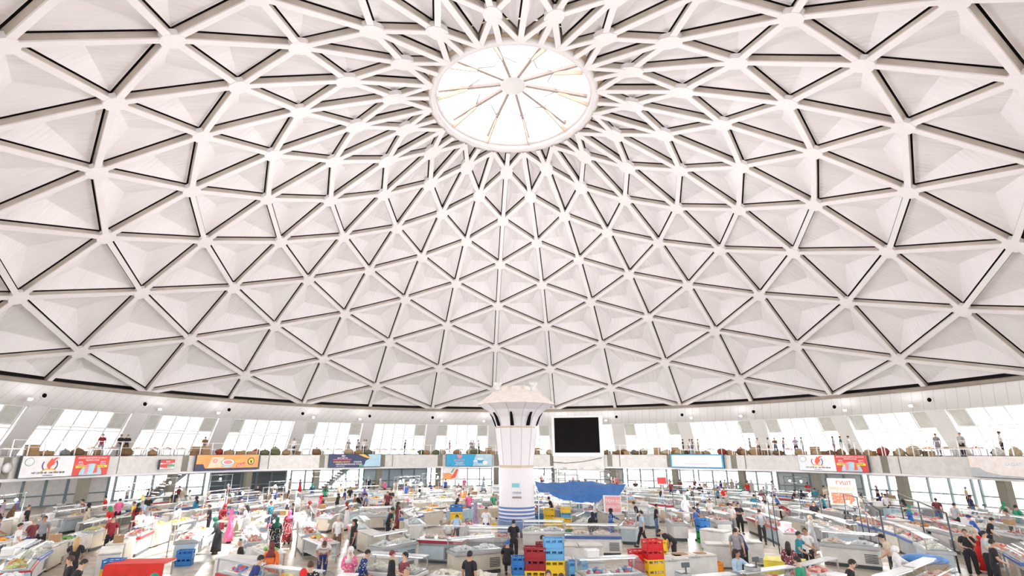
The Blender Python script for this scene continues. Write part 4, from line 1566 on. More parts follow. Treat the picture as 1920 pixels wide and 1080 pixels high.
def display_counter(P, rz, w_=2.1, cab='white', trim='grey'):
    m = counter_meshes(w_)
    e = empty('display_counter', P, rz, cat='counter', group='glass-fronted display counters in the market rows')
    far = (P - CAM).length > NOPART + 12
    tr = mat('counter_trim_' + trim, TRIMS[trim], .4)
    cb = link('cabinet', m['cabinet'], CABM[cab], e)
    link('trim_band', m['trim_band'], tr, e)
    link('deck', m['deck'], STEEL, e)
    cg = link('curved_glass', m['curved_glass'], GLASS, e)
    ts = link('top_shelf', m['top_shelf'], mat('shelf_grey', (.50, .52, .53), .35), e)
    link('strip_lamp', m['strip_lamp'], LED, ts)
    link('plinth', m['plinth'], DMET, e)
    if not far:
        link('side_glass', m['side_glass'], GLASS, cg)
        link('side_glass', m['side_glass_b'], GLASS, cg)
        link('post', m['post'], STEEL, e)
        link('post', m['post_b'], STEEL, e)
        link('vent_grille', m['vent_grille'], DMET, cb)
    reg(e, '%s curved-glass counter, %s trim' % (cab, trim))
    return e


def freezer_meshes(w_):
    k = ('fz', w_)
    if k in SM:
        return SM[k]
    body = MB().box((0, 0, .46), (w_, .72, .80), bev=.03)
    feet = MB()
    for sx in (-1, 1):
        for sy in (-1, 1):
            feet.box((sx * (w_ / 2 - .12), sy * .28, .03), (.08, .08, .06))
    lids = [MB().box((s * w_ / 4, 0, .90), (w_ / 2 - .03, .74, .07), bev=.02) for s in (-1, 1)]
    gasket = MB().box((0, 0, .863), (w_ - .02, .70, .012))
    han = MB().box((0, -.385, .88), (.3, .03, .04))
    gr = MB()
    for i in range(5):
        gr.box((w_ / 2 - .25, -.362, .14 + i * .04), (.3, .015, .018))
    SM[k] = {a: b.mesh(a) for a, b in (('body', body), ('feet', feet), ('lid', lids[0]), ('lid_b', lids[1]), ('gasket', gasket), ('handle', han), ('vent_grille', gr))}
    return SM[k]


def chest_freezer(P, rz, w_=1.7, cab='white', label=None):
    m = freezer_meshes(w_)
    e = empty('chest_freezer', P, rz, cat='freezer', group='closed chest freezers in the market rows')
    bo = link('body', m['body'], CABM[cab], e)
    ld_ = link('lid', m['lid'], LIDM, e)
    link('lid', m['lid_b'], LIDM, e)
    link('feet', m['feet'], DMET, e)
    if (P - CAM).length < NOPART + 4:
        link('gasket', m['gasket'], GMET, e)
        link('handle', m['handle'], GMET, ld_)
        link('vent_grille', m['vent_grille'], DMET, bo)
    if label:
        e['label'] = label
    else:
        reg(e, '%s chest freezer with closed lids' % cab)
    return e


def table_meshes(w_):
    k = ('tb', w_)
    if k in SM:
        return SM[k]
    top = MB().box((0, 0, .80), (w_, .9, .045), bev=.01)
    legs = []
    for sx in (-1, 1):
        for sy in (-1, 1):
            legs.append(MB().box((sx * (w_ / 2 - .08), sy * .38, .39), (.05, .05, .78)).mesh('leg'))
    cl = MB()
    n = 14
    vs = []
    for i in range(n + 1):
        x = -w_ / 2 - .015 + (w_ + .03) * i / n
        dy = .02 * (i % 2)
        vs += [(x, -.47, .828), (x, -.475 - dy, .22 + .04 * ((i * 7) % 3))]
    cl.add(vs, [(2 * i, 2 * i + 1, 2 * i + 3, 2 * i + 2) for i in range(n)])
    vs2 = [(-w_ / 2 - .01, -.47, .828), (w_ / 2 + .01, -.47, .828), (w_ / 2 + .01, .3, .828), (-w_ / 2 - .01, .3, .828)]
    cl.add(vs2, [(0, 1, 2, 3)])
    SM[k] = {'tabletop': top.mesh('tabletop'), 'legs': legs, 'cloth': cl.mesh('skirt_cloth'), 'shelf': MB().box((0, 0, .3), (w_ - .1, .8, .03)).mesh('shelf')}
    return SM[k]


CLO = {'white': (.62, .61, .59), 'beige': (.48, .41, .31), 'grey': (.34, .34, .32), 'red': (.62, .03, .02), 'pale blue': (.34, .48, .56), 'yellow': (.80, .66, .08)}


def market_table(P, rz, w_=2.0, cl='white', label=None):
    m = table_meshes(w_)
    e = empty('market_table', P, rz, cat='table', group='market tables with hanging cloths')
    link('tabletop', m['tabletop'], WMET, e)
    link('skirt_cloth', m['cloth'], mat('table_cloth_' + cl.replace(' ', '_'), CLO[cl], .8, var=.12), e)
    for l in m['legs']:
        link('leg', l, GMET, e)
    if (P - CAM).length < NOPART + 4:
        link('shelf', m['shelf'], WMET, e)
    if label:
        e['label'] = label
    else:
        reg(e, 'market table with %s cloth' % cl)
    return e


# ------------------------------------------------------------------ goods
def pile_mesh(seed, n, rx, ry, h, br, kinds=3, flatn=1.0):
    rnd = random.Random(seed)
    b = MB()
    for i in range(n):
        u = rnd.uniform(0, 2 * pi)
        q = math.sqrt(rnd.random())
        x, y = rx * q * cos(u), ry * q * sin(u)
        z = h * (1 - q) * rnd.uniform(.6, 1) + br * flatn * .6
        s = br * rnd.uniform(.7, 1.25)
        b.blob((x, y, z), (s * rnd.uniform(.8, 1.5), s, s * flatn), rnd.randrange(kinds), 6, 4, .12, rnd)
    return b.mesh('goods')


GO = [pile_mesh(i, 26, .36, .26, .14, .075, 3, .7) for i in range(5)]
GOS = [pile_mesh(40 + i, 12, .2, .15, .08, .06, 3, .8) for i in range(4)]
TRAY = MB().box((0, 0, .008), (.80, .58, .016)).bar((-.4, -.29, .02), (.4, -.29, .02), .015, .04).bar((-.4, .29, .02), (.4, .29, .02), .015, .04).bar((-.4, -.29, .02), (-.4, .29, .02), .015, .04).bar((.4, -.29, .02), (.4, .29, .02), .015, .04).mesh('tray')
GOODS = {
 'raw meat': [(.50, .10, .09), (.62, .24, .20), (.70, .45, .38)], 'pale chicken': [(.78, .62, .52), (.82, .70, .62), (.74, .52, .42)], 'mixed salad': [(.72, .62, .30), (.75, .30, .08), (.45, .52, .15)],
 'white cheese': [(.80, .78, .70), (.78, .74, .64), (.74, .70, .58)], 'packed goods': [(.62, .08, .10), (.70, .60, .55), (.10, .25, .50)], 'dried fruit': [(.40, .20, .08), (.55, .34, .14), (.30, .14, .07)],
 'green herbs': [(.12, .30, .06), (.22, .40, .10), (.30, .42, .18)], 'orange fruit': [(.80, .32, .05), (.78, .45, .10), (.72, .22, .04)], 'plastic bags': [(.74, .76, .78), (.66, .72, .76), (.80, .78, .76)], 'pink bags': [(.75, .30, .38), (.78, .60, .62), (.70, .16, .24)]}
GM = {k: [mat('%s_%d' % (k.replace(' ', '_'), i), c, .6, scale=9, var=.2) for i, c in enumerate(v)] for k, v in GOODS.items()}


def goods_tray(P, z, rz, kind, small=False, big=False, where=None):
    e = empty('goods_tray', (P.x, P.y, z), rz, cat='goods', group='trays and piles of market goods')
    if small or big is False:
        pass
    if not small:
        link('tray', TRAY, WMET, e)
    link('contents', random.choice(GOS if small else GO), GM[kind], e, kind='stuff')
    reg(e, '%s %s of %s' % ('small' if small else 'wide', 'pile' if small else 'tray', kind), where)
    return e


SCB = MB().box((0, 0, .05), (.32, .34, .10), bev=.015).mesh('scale_body')
SCP = MB().box((0, -.02, .125), (.30, .26, .02)).mesh('pan')
SCD = MB().box((0, .15, .32), (.24, .04, .12)).bar((0, .15, .08), (0, .15, .3), .03, .03).mesh('display')


def scales(P, z, rz):
    e = empty('weighing_scale', (P.x, P.y, z), rz, cat='scale', group='electronic weighing scales on the stalls')
    link('scale_body', SCB, CABM['grey'], e)
    link('pan', SCP, STEEL, e)
    link('display', SCD, DMET, e)
    reg(e, 'grey weighing scale with raised display')


BOXM = MB().box((0, 0, .14), (.5, .36, .28), bev=.01).mesh('carton')
BOXT = MB().box((0, 0, .283), (.49, .05, .006)).mesh('tape')
BOXL = MB().box((0, 0, .27), (.53, .39, .05), bev=.01).mesh('lid')


def carton(P, z, rz, white=False, where=None, s=1.0):
    e = empty('foam_box' if white else 'carton', (P.x, P.y, z), rz, cat='box', group='foam boxes on the stalls' if white else 'cardboard cartons on the stalls')
    link('box_body', BOXM, CABM['white'] if white else mat('cardboard', (.36, .22, .11), .8), e)
    link('lid' if white else 'tape', BOXL if white else BOXT, WHITE if white else mat('tape', (.62, .50, .34), .4), e)
    e.scale = (s, s, s)
    reg(e, 'white foam box with lid' if white else 'brown cardboard carton', where)
    return e


# crates with open slots
def crate_mesh():
    if 'crate' in SM:
        return SM['crate']
    w_, d, h, t = .60, .40, .30, .02
    sh = MB()
    sh.box((0, 0, .015), (w_, d, .03))
    for s in (-1, 1):
        sh.box((0, s * (d / 2 - t / 2), .10), (w_, t, .16))
        sh.box((s * (w_ / 2 - t / 2), 0, .10), (t, d, .16))
        for x in (-.27, -.09, .09, .27):
            sh.box((x, s * (d / 2 - t / 2), .21), (.05, t, .10))
        for y in (-.17, .17):
            sh.box((s * (w_ / 2 - t / 2), y, .21), (t, .06, .10))
    rm = MB()
    for s in (-1, 1):
        rm.box((0, s * (d / 2 - .012), h - .02), (w_ + .02, .035, .045))
        rm.box((s * (w_ / 2 - .012), 0, h - .02), (.035, d + .02, .045))
    SM['crate'] = (sh.mesh('crate_body'), rm.mesh('rim'))
    return SM['crate']


CRC = {'yellow': (.85, .56, .02), 'red': (.62, .015, .02), 'blue': (.02, .17, .50), 'light blue': (.12, .38, .68), 'green': (.02, .33, .08), 'dark red': (.30, .01, .02), 'orange': (.85, .30, .02)}


def crate(P, z, rz, c, where=None, label=None, s=1.0, upright=False):
    e = empty('plastic_crate', (P.x, P.y, z), rz, cat='crate', group='plastic crates in the market')
    a, b = crate_mesh()
    cm = mat('crate_' + c.replace(' ', '_'), CRC[c], .4, var=.06)
    o1 = link('crate_body', a, cm, e)
    o2 = link('rim', b, cm, e)
    if upright:
        for o in (o1, o2):
            o.rotation_euler = (pi / 2, 0, 0)
            o.location = (0, .15, .2)
    e.scale = (s, s, s)
    if label:
        e['label'] = label
    else:
        reg(e, c + ' plastic crate', where)
    return e


# ------------------------------------------------------------------ hand-placed front objects
BLOCK = []


def block(P, r):
    BLOCK.append((P.x, P.y, r))


for k in range(-8, 8):
    block(rim(7.8 + 12 * k, 33.9, 0), .5)
for px in (318, 632):
    Pq = hitr(px, 895, 37.5)
    block(rim(degrees(atan2(Pq.x, Pq.y)), 37.5, 0), 2.3)


# red-trimmed meat freezer
P = hit(822, 1057, 0)
e = empty('meat_freezer', P, 0.0, cat='freezer', label='open meat freezer with dark red trim and grey front, near the centre')
RT = mat('freezer_red', (.35, .02, .05), .35)
link('plinth', MB().box((0, .45, .05), (1.9, .8, .1)), DMET, e)
link('cabinet', MB().box((0, .45, .46), (1.9, .9, .72), bev=.03), CABM['grey'], e)
link('front_panel', MB().box((-.35, -.01, .42), (1.15, .02, .5)), CABM['pale blue'], e)
link('vent_grille', (lambda m: [m.box((.60, -.012, .22 + i * .055), (.62, .03, .025)) for i in range(8)] and m)(MB()), DMET, e)
link('red_band', MB().box((0, .43, .86), (2.1, 1.06, .12), bev=.02), RT, e)
link('rim_top', MB().box((0, .43, .93), (2.16, 1.12, .035), bev=.01), WHITE, e)
link('deck', MB().box((0, .45, .955), (1.9, .86, .015)), STEEL, e)
gm = MB()
gm.add([(-1, .1, .95), (1, .1, .95), (.95, .55, 1.42), (-.95, .55, 1.42)], [(0, 1, 2, 3)])
gm.add([(-.95, .55, 1.42), (.95, .55, 1.42), (.95, .92, 1.42), (-.95, .92, 1.42)], [(0, 1, 2, 3)])
link('glass_hood', gm, GLASS, e)
link('hood_frame', MB().bar((-1, .1, .95), (-.95, .55, 1.42), .03, .03).bar((1, .1, .95), (.95, .55, 1.42), .03, .03).bar((-.95, .55, 1.42), (.95, .55, 1.42), .03, .03).bar((-.95, .92, .95), (-.95, .92, 1.42), .03, .03).bar((.95, .92, .95), (.95, .92, 1.42), .03, .03), STEEL, e)
e.rotation_euler.z = -.22
block(P + Vector((.1, .45, 0)), 1.25)
for dx in (-.5, .1, .6):
    goods_tray(P + Vector((dx, .42 - .22 * dx, 0)), .965, -.22, 'pale chicken' if dx < .5 else 'raw meat', small=True, where='in red-trimmed meat freezer')
# big curved glass case (left of it)
for (px, py, rz, cab, tr) in ((735, 1062, 1.0, 'pale blue', 'grey'), (775, 1010, 1.9, 'white', 'white'), (702, 993, .35, 'cream', 'steel'), (1020, 1030, 0.0, 'white', 'white'), (1112, 1040, -.05, 'white', 'blue'), (1600, 1062, -.6, 'white', 'steel'),
                             (918, 1047, 0.0, 'grey', 'steel'), (890, 1075, .5, 'cream', 'grey')):
    P = hit(px, py, 0)
    e = display_counter(P, rz, 2.1 if px != 1112 else 2.6, cab, tr)
    block(P, 1.2)
    for dx in (-.55, .45):
        q = P + Vector((dx * cos(rz), dx * sin(rz), 0))
        goods_tray(q, .893, rz, random.choice(['pale chicken', 'plastic bags', 'raw meat', 'white cheese']))
# chest freezers at lower right
for (px, py, w_, rz, lab) in ((1362, 1064, 1.55, -.15, 'scuffed white chest freezer beside yellow crate at lower right'), (1408, 1058, 1.0, -.15, 'short white chest freezer beside the kneeling-height counter, lower right'),
                              (1300, 1090, 1.7, .22, 'white chest freezer with rusty lid at bottom edge, lower right'), (1255, 1098, 1.4, .3, 'white chest freezer in front of red crates, bottom edge'),
                              (1075, 1102, 2.2, 0.0, 'long white chest freezer at bottom edge near centre'), (445, 1098, 1.7, -.3, 'white chest freezer in front of seated person, lower left'), (705, 1092, 1.4, -.3, 'cream chest freezer beside person in printed pink dress'),
                              (1085, 1066, 2.0, 0, 'long white chest freezer in front of the blue-trimmed counter'), (1345, 1032, 1.3, -.9, 'white upright-edged chest freezer behind the scuffed one')):
    P = hit(px, py, 0)
    chest_freezer(P, rz, w_, 'white' if px not in (705,) else 'cream', label=lab)
    block(P, .95)
RUST = mat('rust_patch', (.38, .22, .10), .8, var=.3, scale=10)
for (t_, s) in ((-.45, .42), (.38, .34)):
    P = hit(1300, 1090, 0) + Vector((t_ * cos(.22), t_ * sin(.22), 0))
    e = empty('cutting_board', (P.x, P.y, .936), .22, cat='board')
    link('board', MB().box((0, 0, .012), (.6 * s * 2, .4 * s * 2, .022), bev=.005), RUST, e)
    reg(e, 'rusty brown board on white freezer lid', 'lower right')
# crates: (x, y of base, base height, colour, count upward, yaw)
for (px, py, z0, cols, rz, s) in (
        (855, 997, 0, ['yellow', 'yellow', 'yellow', 'blue'], .1, 1.25), (1016, 1040, 0, ['yellow', 'dark red'], 0, .9),
        (1040, 1112, 0, ['yellow', 'yellow', 'yellow', 'light blue', 'light blue'], .05, 1.15), (1004, 1112, 0, ['yellow', 'yellow', 'dark red', 'dark red'], 0, 1.2),
        (975, 1112, 0, ['yellow', 'yellow', 'blue', 'blue'], .1, .95), (1086, 1112, 0, ['light blue', 'light blue', 'light blue'], -.1, 1.1),
        (1200, 1100, 0, ['red', 'red', 'red', 'red'], .2, 1.0), (1229, 1103, 0, ['yellow', 'yellow', 'yellow', 'red', 'red'], .25, 1.05), (1238, 1062, 0, ['yellow', 'yellow', 'yellow'], -.2, 1.15),
        (1321, 1018, 0, ['green', 'green', 'blue', 'blue'], .3, 1.0), (1325, 1078, 0, ['yellow', 'yellow'], .2, 1.0), (1342, 1083, 0, ['orange', 'orange'], .1, .9),
        (1062, 1000, 0, ['green', 'yellow', 'yellow', 'light blue', 'yellow'], 0, .95), (1048, 1003, 0, ['yellow', 'yellow', 'yellow'], .1, 1.0), (1075, 1001, 0, ['green', 'yellow'], .1, .9), (1030, 985, 0, ['yellow', 'yellow', 'yellow'], .05, 1.15), (1012, 982, 0, ['blue', 'blue'], 0, 1.0),
        (930, 990, 0, ['yellow'], 0, .9), (345, 1060, 0, ['blue', 'blue'], .3, 1.0), (205, 1100, 0, ['yellow', 'yellow', 'blue'], .2, 1.0), (490, 1090, 0, ['red', 'red'], .2, 1.1), (1650, 985, 0, ['green'], -.5, 1.0)):
    P = hit(px, py, 0)
    z = z0
    if px in (1062,):
        pass
    for i, c in enumerate(cols):
        crate(P, z, rz + random.uniform(-.04, .04), c, s=s, where='%s of stack, SEC' % ('bottom' if i == 0 and len(cols) > 1 else 'top' if i == len(cols) - 1 and len(cols) > 1 else ('second', 'third', 'fourth', 'fifth', 'sixth', 'seventh')[i - 1] + ' layer' if len(cols) > 1 else 'only one'))
        z += .30 * s
    block(P, .45 * s)
# red cloth table, lower left
P = hit(258, 1102, 0)
market_table(P, .15, 1.9, 'red', 'table covered with bright red cloth, bottom left')
block(P, 1.1)
e = empty('red_cloth', (P.x, P.y, .83), .15, cat='cloth', label='bright red cloth spread over table, bottom left')
link('sheet', MB().box((0, 0, .012), (1.94, .95, .02), bev=.008), mat('table_cloth_red', CLO['red'], .8), e)
link('hanging_edge', MB().box((0, -.505, -.30), (1.94, .02, .62)), mat('table_cloth_red', CLO['red'], .8), e)
# yellow cloth table, lower right
P = hit(1478, 1098, 0)
market_table(P, -.5, 1.3, 'yellow', 'small table with yellow flowered cloth, bottom right')
block(P, .9)
e = empty('yellow_cloth', (P.x, P.y, .83), -.5, cat='cloth', label='yellow cloth with fruit print on table, bottom right')
link('sheet', MB().box((0, 0, .012), (1.34, .95, .02), bev=.008), mat('yellow_print', (.80, .70, .10), .7, kind='spots'), e)
# magenta tub, blue lidded basket
P = hit(1634, 1006, 0)
e = empty('plastic_tub', P, -.5, cat='tub', label='bright magenta tub with brown lid, right side')
link('tub_body', MB().lathe([(.38, 0), (.42, .55), (.44, .56)], 18), mat('magenta', (.75, .03, .16), .4), e)
link('lid', MB().lathe([(.46, .56), (.44, .64), (.2, .68)], 18), RUST, e)
e.scale = (1.3, 1.3, 1.5)
block(P, .6)
P = hit(1745, 1100, 0)
e = empty('wicker_barrel', P, 0, cat='basket', label='round brown wicker barrel with blue cloth lid, bottom right')
link('barrel', MB().lathe([(.55, 0), (.66, .4), (.62, .85)], 20), mat('wicker', (.32, .22, .11), .8, var=.4, scale=14), e)
link('blue_lid', MB().lathe([(.66, .84), (.68, .92), (.5, 1.0), (.1, 1.03)], 20), mat('lid_blue', (.06, .22, .55), .6), e)
block(P, .8)
# blue tarpaulin canopy beside the column
pts = []
tl = hit(1003, 914, 2.55)
e = empty('tarpaulin', (0, 0, 0), 0, cat='tarp', label='sagging bright blue tarpaulin on poles right of central column')
c4 = [(1.4, 2.9), (6.1, 1.7), (7.2, 3.7), (1.2, 5.4)]
e.location = (1.4, 2.9, 0)
vs, fs = [], []
NU, NV = 14, 7
for i in range(NU + 1):
    for j in range(NV + 1):
        u, v = i / NU, j / NV
        x = (c4[0][0] * (1 - u) + c4[1][0] * u) * (1 - v) + (c4[3][0] * (1 - u) + c4[2][0] * u) * v
        y = (c4[0][1] * (1 - u) + c4[1][1] * u) * (1 - v) + (c4[3][1] * (1 - u) + c4[2][1] * u) * v
        z = 2.05 + .55 * v - .28 * u * (1 - v) - .12 * sin(pi * v) * sin(2 * pi * u) + .08 * sin(9 * u + 3 * v) - (.28 if (j == 0 and 2 < i < 12) else 0) + (.06 if i % 3 == 0 else 0)
        vs.append((x - 1.4, y - 2.9, z))
for i in range(NU):
    for j in range(NV):
        a = i * (NV + 1) + j
        fs.append((a, a + 1, a + NV + 2, a + NV + 1))
link('sheet', MB().add(vs, fs), mat('tarp_blue', (.03, .15, .42), .55, var=.15), e)
for (x, y) in c4:
    link('pole', MB().tube([(x - 1.4, y - 2.9, 0), (x - 1.4, y - 2.9, 2.5 if y > 2.95 else 1.95)], .03), WMET, e)


def pole_sign(px, py, H, w_, h_, label, rz):
    P = hit(px, py, H)
    P.z = 0
    P = snap(P, .6)
    e = empty('pole_sign', P, rz, cat='sign', label=label)
    link('pole', MB().tube([(0, .04, 0), (0, .04, H)], .035), WMET, e)
    link('panel', MB().box((0, 0, H - h_ / 2), (w_, .04, h_)), CW, e)
    block(P, .25)
    return e, H


e, H = pole_sign(1147, 929, 2.2, 1.0, .92, 'pink and white tilted sign on a pole near blue tarpaulin', -.35)
flat('pink_area', e, .04, H - .46, .86, .82, mat('sign_pink', (.80, .35, .36), .5), y=-.03)
text('word', 'TOVUQ', .24, CW, e, .04, H - .38, y=-.045)
text('word', "GO'SHTI", .21, CW, e, .04, H - .68, y=-.045)
e, H = pole_sign(1576, 897, 3.2, 1.3, 1.36, 'tall food sign on a pole with reddish meat picture, right side', -.55)
flat('cream_area', e, 0, H - .68, 1.22, 1.28, CPK, y=-.025)
text('word', 'ГУШТ', .26, CR, e, .1, H - .32, y=-.04)
text('word', 'МАХСУЛОТ', .2, CO, e, 0, H - .6, y=-.04)
poly('meat_picture', e, [(-.55, H - 1.28), (.4, H - 1.28), (.5, H - 1.0), (.38, H - .74), (-.55, H - .74)], mat('meat_print', (.70, .20, .10), .6, kind='spots'), y=-.04)
e, H = pole_sign(1240, 893, 2.6, .75, .7, 'small red sign board on a pole in far rows', -.3)
flat('red_area', e, 0, H - .35, .7, .5, CR, y=-.03)

def clear_spot(P, gap=.42):
    """nearest free spot along the line of sight"""
    v = Vector((P.x - CAM.x, P.y - CAM.y, 0)).normalized()
    best = None
    for t in [0] + [q * sg for q in (.2, .4, .6, .8, 1.0, 1.3, 1.6, 2.0) for sg in (1, -1)]:
        Q = snap(P + v * t, .96)
        if any(hypot(Q.x - x, Q.y - y) < r_ + .12 for x, y, r_ in BLOCK):
            continue
        if any((Q - b).length < gap for b in BODIES):
            continue
        return Q
    return P


for (x, y, pose, top, bot, head, hc, dress, fc, pat) in PPL:
    H = {'bend': 1.33, 'sit': 1.29, 'lean': 1.66}.get(pose, 1.70)
    P = clear_spot(at_head(x, y, H, False))
    sc = 0.95 if dress == 'dress' else 1.0
    person(P, away(P, fc) + random.uniform(-.25, .25), pose, top, bot, head, hc, dress, pat, sc)

# ================================================================== RINGS OF STALLS
rs = random.Random(5)


def blocked(P, r):
    return any(hypot(P.x - x, P.y - y) < r + q for x, y, q in BLOCK)


nst = {'c': 0, 'f': 0, 't': 0}
LAMPS = []
for ri, R in enumerate(RINGS):
    step = 2.32
    n = int(2 * pi * R / step)
    facing = ri % 2            # 0: front faces out, 1: front faces the centre
    for k in range(n):
        a = 360 * k / n + ri * 3
        if ri > 0 and abs(((a + 8) % 45) - 22.5) > 22.5 - degrees(0.62 / R) - 1.0:
            continue
        P = rim(a, R, 0)
        x, y, f = pix((P.x, P.y, 1.1))
        if f < 12 or x < -60 or x > 1980 or y > 1112:
            continue
        if blocked(P, .95):
            continue
        if R < 5 and P.y > 2 and abs(P.x) < 5 and P.x > 0:
            continue
        yaw = -radians(a) + (0 if facing else pi) + rs.uniform(-.05, .05)
        left = P.x < 1
        d = (P - CAM).length
        u = rs.random()
        if left:
            kind = 'c' if u < .36 else 'f' if u < .60 else 't'
        else:
            kind = 'c' if u < .68 else 'f' if u < .84 else 't'
        fwd = Vector((sin(yaw), -cos(yaw), 0))      # front direction (local -y)
        sd = Vector((cos(yaw), sin(yaw), 0))
        if kind == 'c':
            display_counter(P, yaw, 2.1, rs.choice(['white', 'cream', 'grey', 'pale blue']), rs.choice(['grey', 'white', 'steel', 'steel', 'red', 'blue']))
            kk = rs.choice(['raw meat', 'raw meat', 'pale chicken', 'packed goods', 'white cheese'] if not left else ['pale chicken', 'mixed salad', 'white cheese', 'packed goods', 'plastic bags', 'raw meat'])
            if d < 47:
                for dx in ((-.5, .5) if d < 36 else (rs.choice([-.3, .3]),)):
                    goods_tray(P + sd * dx + fwd * .02, .893, yaw, kk)
            if rs.random() < .30 and d < 46:
                scales(P + sd * .6 - fwd * .27, 1.31, yaw)
            if rs.random() < .22 and d < 52:
                carton(P - sd * .5 - fwd * .27, 1.31, yaw, white=rs.random() < .6, s=.8)
        elif kind == 'f':
            chest_freezer(P, yaw, 1.9, rs.choice(['white', 'cream', 'cream', 'grey']))
            if rs.random() < .75 and d < 52:
                goods_tray(P + sd * rs.uniform(-.6, .0), .936, yaw, rs.choice(['plastic bags', 'pink bags', 'packed goods', 'white cheese', 'orange fruit']), small=rs.random() < .5)
            if rs.random() < .5 and d < 52:
                carton(P + sd * .6, .936, yaw + .2, white=rs.random() < .55)
        else:
            market_table(P, yaw, 2.1, rs.choice(['white', 'white', 'beige', 'grey', 'pale blue']))
            opts = ['mixed salad', 'dried fruit', 'orange fruit', 'plastic bags', 'pink bags', 'packed goods', 'green herbs', 'white cheese'] if left else ['raw meat', 'packed goods', 'pale chicken', 'dried fruit', 'plastic bags']
            if d < 47:
                for dx in ((-.55, .45) if d < 40 else (rs.choice([-.3, .3]),)):
                    goods_tray(P + sd * dx, .832, yaw, rs.choice(opts))
        nst[kind] += 1
        # sellers and customers
        pr = .20 if P.y < -2 else .34
        for side in (-1, 1):
            if rs.random() < pr * (.8 if side < 0 else .55):
                q = P + fwd * (side * .98) + sd * rs.uniform(-.7, .7)
                if any((q - b).length < .7 for b in BODIES) or blocked(q, .3):
                    continue
                wom = rs.random() < .4
                top = rs.choice(['black', 'black', 'white', 'white', 'navy', 'grey', 'light grey', 'red', 'blue', 'dark red', 'green', 'beige', 'pink', 'teal', 'maroon', 'light blue'])
                person(q, yaw + (0 if side < 0 else pi) + rs.uniform(-.7, .7), rs.choice(['stand', 'work', 'work', 'reach', 'walk', 'fold', 'lean']), top, rs.choice(['black', 'black', 'navy', 'denim', 'grey', 'beige']),
                       'scarf' if wom and rs.random() < .6 else 'long' if wom else 'short', rs.choice(['white', 'beige', 'green', 'dark red', 'mauve', 'black']) if wom else rs.choice(['black', 'black', 'brown', 'grey']), 'dress' if wom else 'pants', rs.random() < .2, .95 if wom else 1)
        if rs.random() < .16 and P.y > -9:
            LAMPS.append((P, yaw, fwd))

# ------------------------------------------------------------------ steel racks with lamps over the stalls
for (P, yaw, fwd) in LAMPS:
    q = P - fwd * .62
    if any((Vector((q.x, q.y, 0)) - b).length < .35 for b in BODIES):
        pass
    e = empty('steel_rack', (q.x, q.y, 0), yaw, cat='rack', group='steel racks over the stalls')
    hh = rs.choice([2.3, 2.5, 2.7])
    mm = DMET if P.x > 3 else STEEL
    for s in (-1, 1):
        link('post', MB().tube([(s * 1.0, 0, 0), (s * 1.0, 0, hh)], .025), mm, e)
    link('top_bar', MB().tube([(-1.05, 0, hh), (1.05, 0, hh)], .025), mm, e)
    link('cross_bar', MB().tube([(-1.0, 0, hh - .5), (1.0, 0, hh - .5)], .018), mm, e)
    reg(e, '%s pipe rack over stall' % ('dark' if P.x > 3 else 'steel'))
    n = rs.choice([1, 2, 2])
    for i in range(n):
        x = (-.45, .5)[i] if n == 2 else 0.1
        sd = Vector((cos(yaw), sin(yaw), 0))
        L = (q.x + sd.x * x, q.y + sd.y * x, hh - .03)
        b = empty('hanging_bulb', L, yaw, cat='lamp', group='lit bulbs hanging from racks')
        link('cord', MB().bar((0, 0, 0), (0, 0, -.22), .012, .012), BLACK, b)
        link('bulb', MB().lathe([(.02, -.22), (.07, -.27), (.075, -.32), (.04, -.37), (.01, -.38)], 8), emit('bulb_glow', (1, .97, .92), 40), b)
        link('socket', MB().lathe([(.025, -.2), (.03, -.25)], 8), WMET, b)
        reg(b, 'lit white bulb on cord')
    if len([1 for _ in [0]]) and rs.random() < .8:
        ld = bpy.data.lights.new('bulb_light', 'POINT')
        ld.energy = 30
        ld.shadow_soft_size = .12
        lo = bpy.data.objects.new('bulb_light', ld)
        C.objects.link(lo)
        lo.location = (0, 0, hh - .5)
        lo.parent = e
    if P.x > 8 and P.y > 2 and rs.random() < .6:
        for i in range(3):
            b = empty('meat_cut', (q.x + cos(yaw) * (i * .3 - .8), q.y + sin(yaw) * (i * .3 - .8), hh - .5), yaw, cat='meat', group='meat cuts hanging from racks')
            link('hook', MB().tube([(0, 0, 0), (0, 0, -.12)], .012), STEEL, b)
            link('flesh', MB().tube([(0, 0, -.1), (.02, .02, -.3), (-.02, 0, -.6), (0, 0, -.85)], [.04, .11, .13, .05], 8), GM['raw meat'][i], b)
            reg(b, 'red meat cut hanging from rack')

# big dark rack frames at the lower right
for (x0, y0, x1, y1, h_) in ((1672, 1075, 1612, 1000, 2.3), (1800, 1075, 1700, 1000, 2.2)):
    A, B = hit(x0, y0, 0), hit(x1, y1, 0)
    e = empty('pipe_frame', A, 0, cat='rack')
    d = B - A
    for t in (0, .5, 1):
        link('post', MB().tube([d * t, d * t + Vector((0, 0, h_))], .035), DMET, e)
    link('top_bar', MB().tube([Vector((0, 0, h_)), d + Vector((0, 0, h_))], .03), DMET, e)
    link('cross_bar', MB().tube([Vector((0, 0, h_ - .6)), d + Vector((0, 0, h_ - .6))], .022), mat('red_pipe', (.45, .05, .05), .5), e)
    reg(e, 'long dark pipe frame with red cross bar', 'lower right')

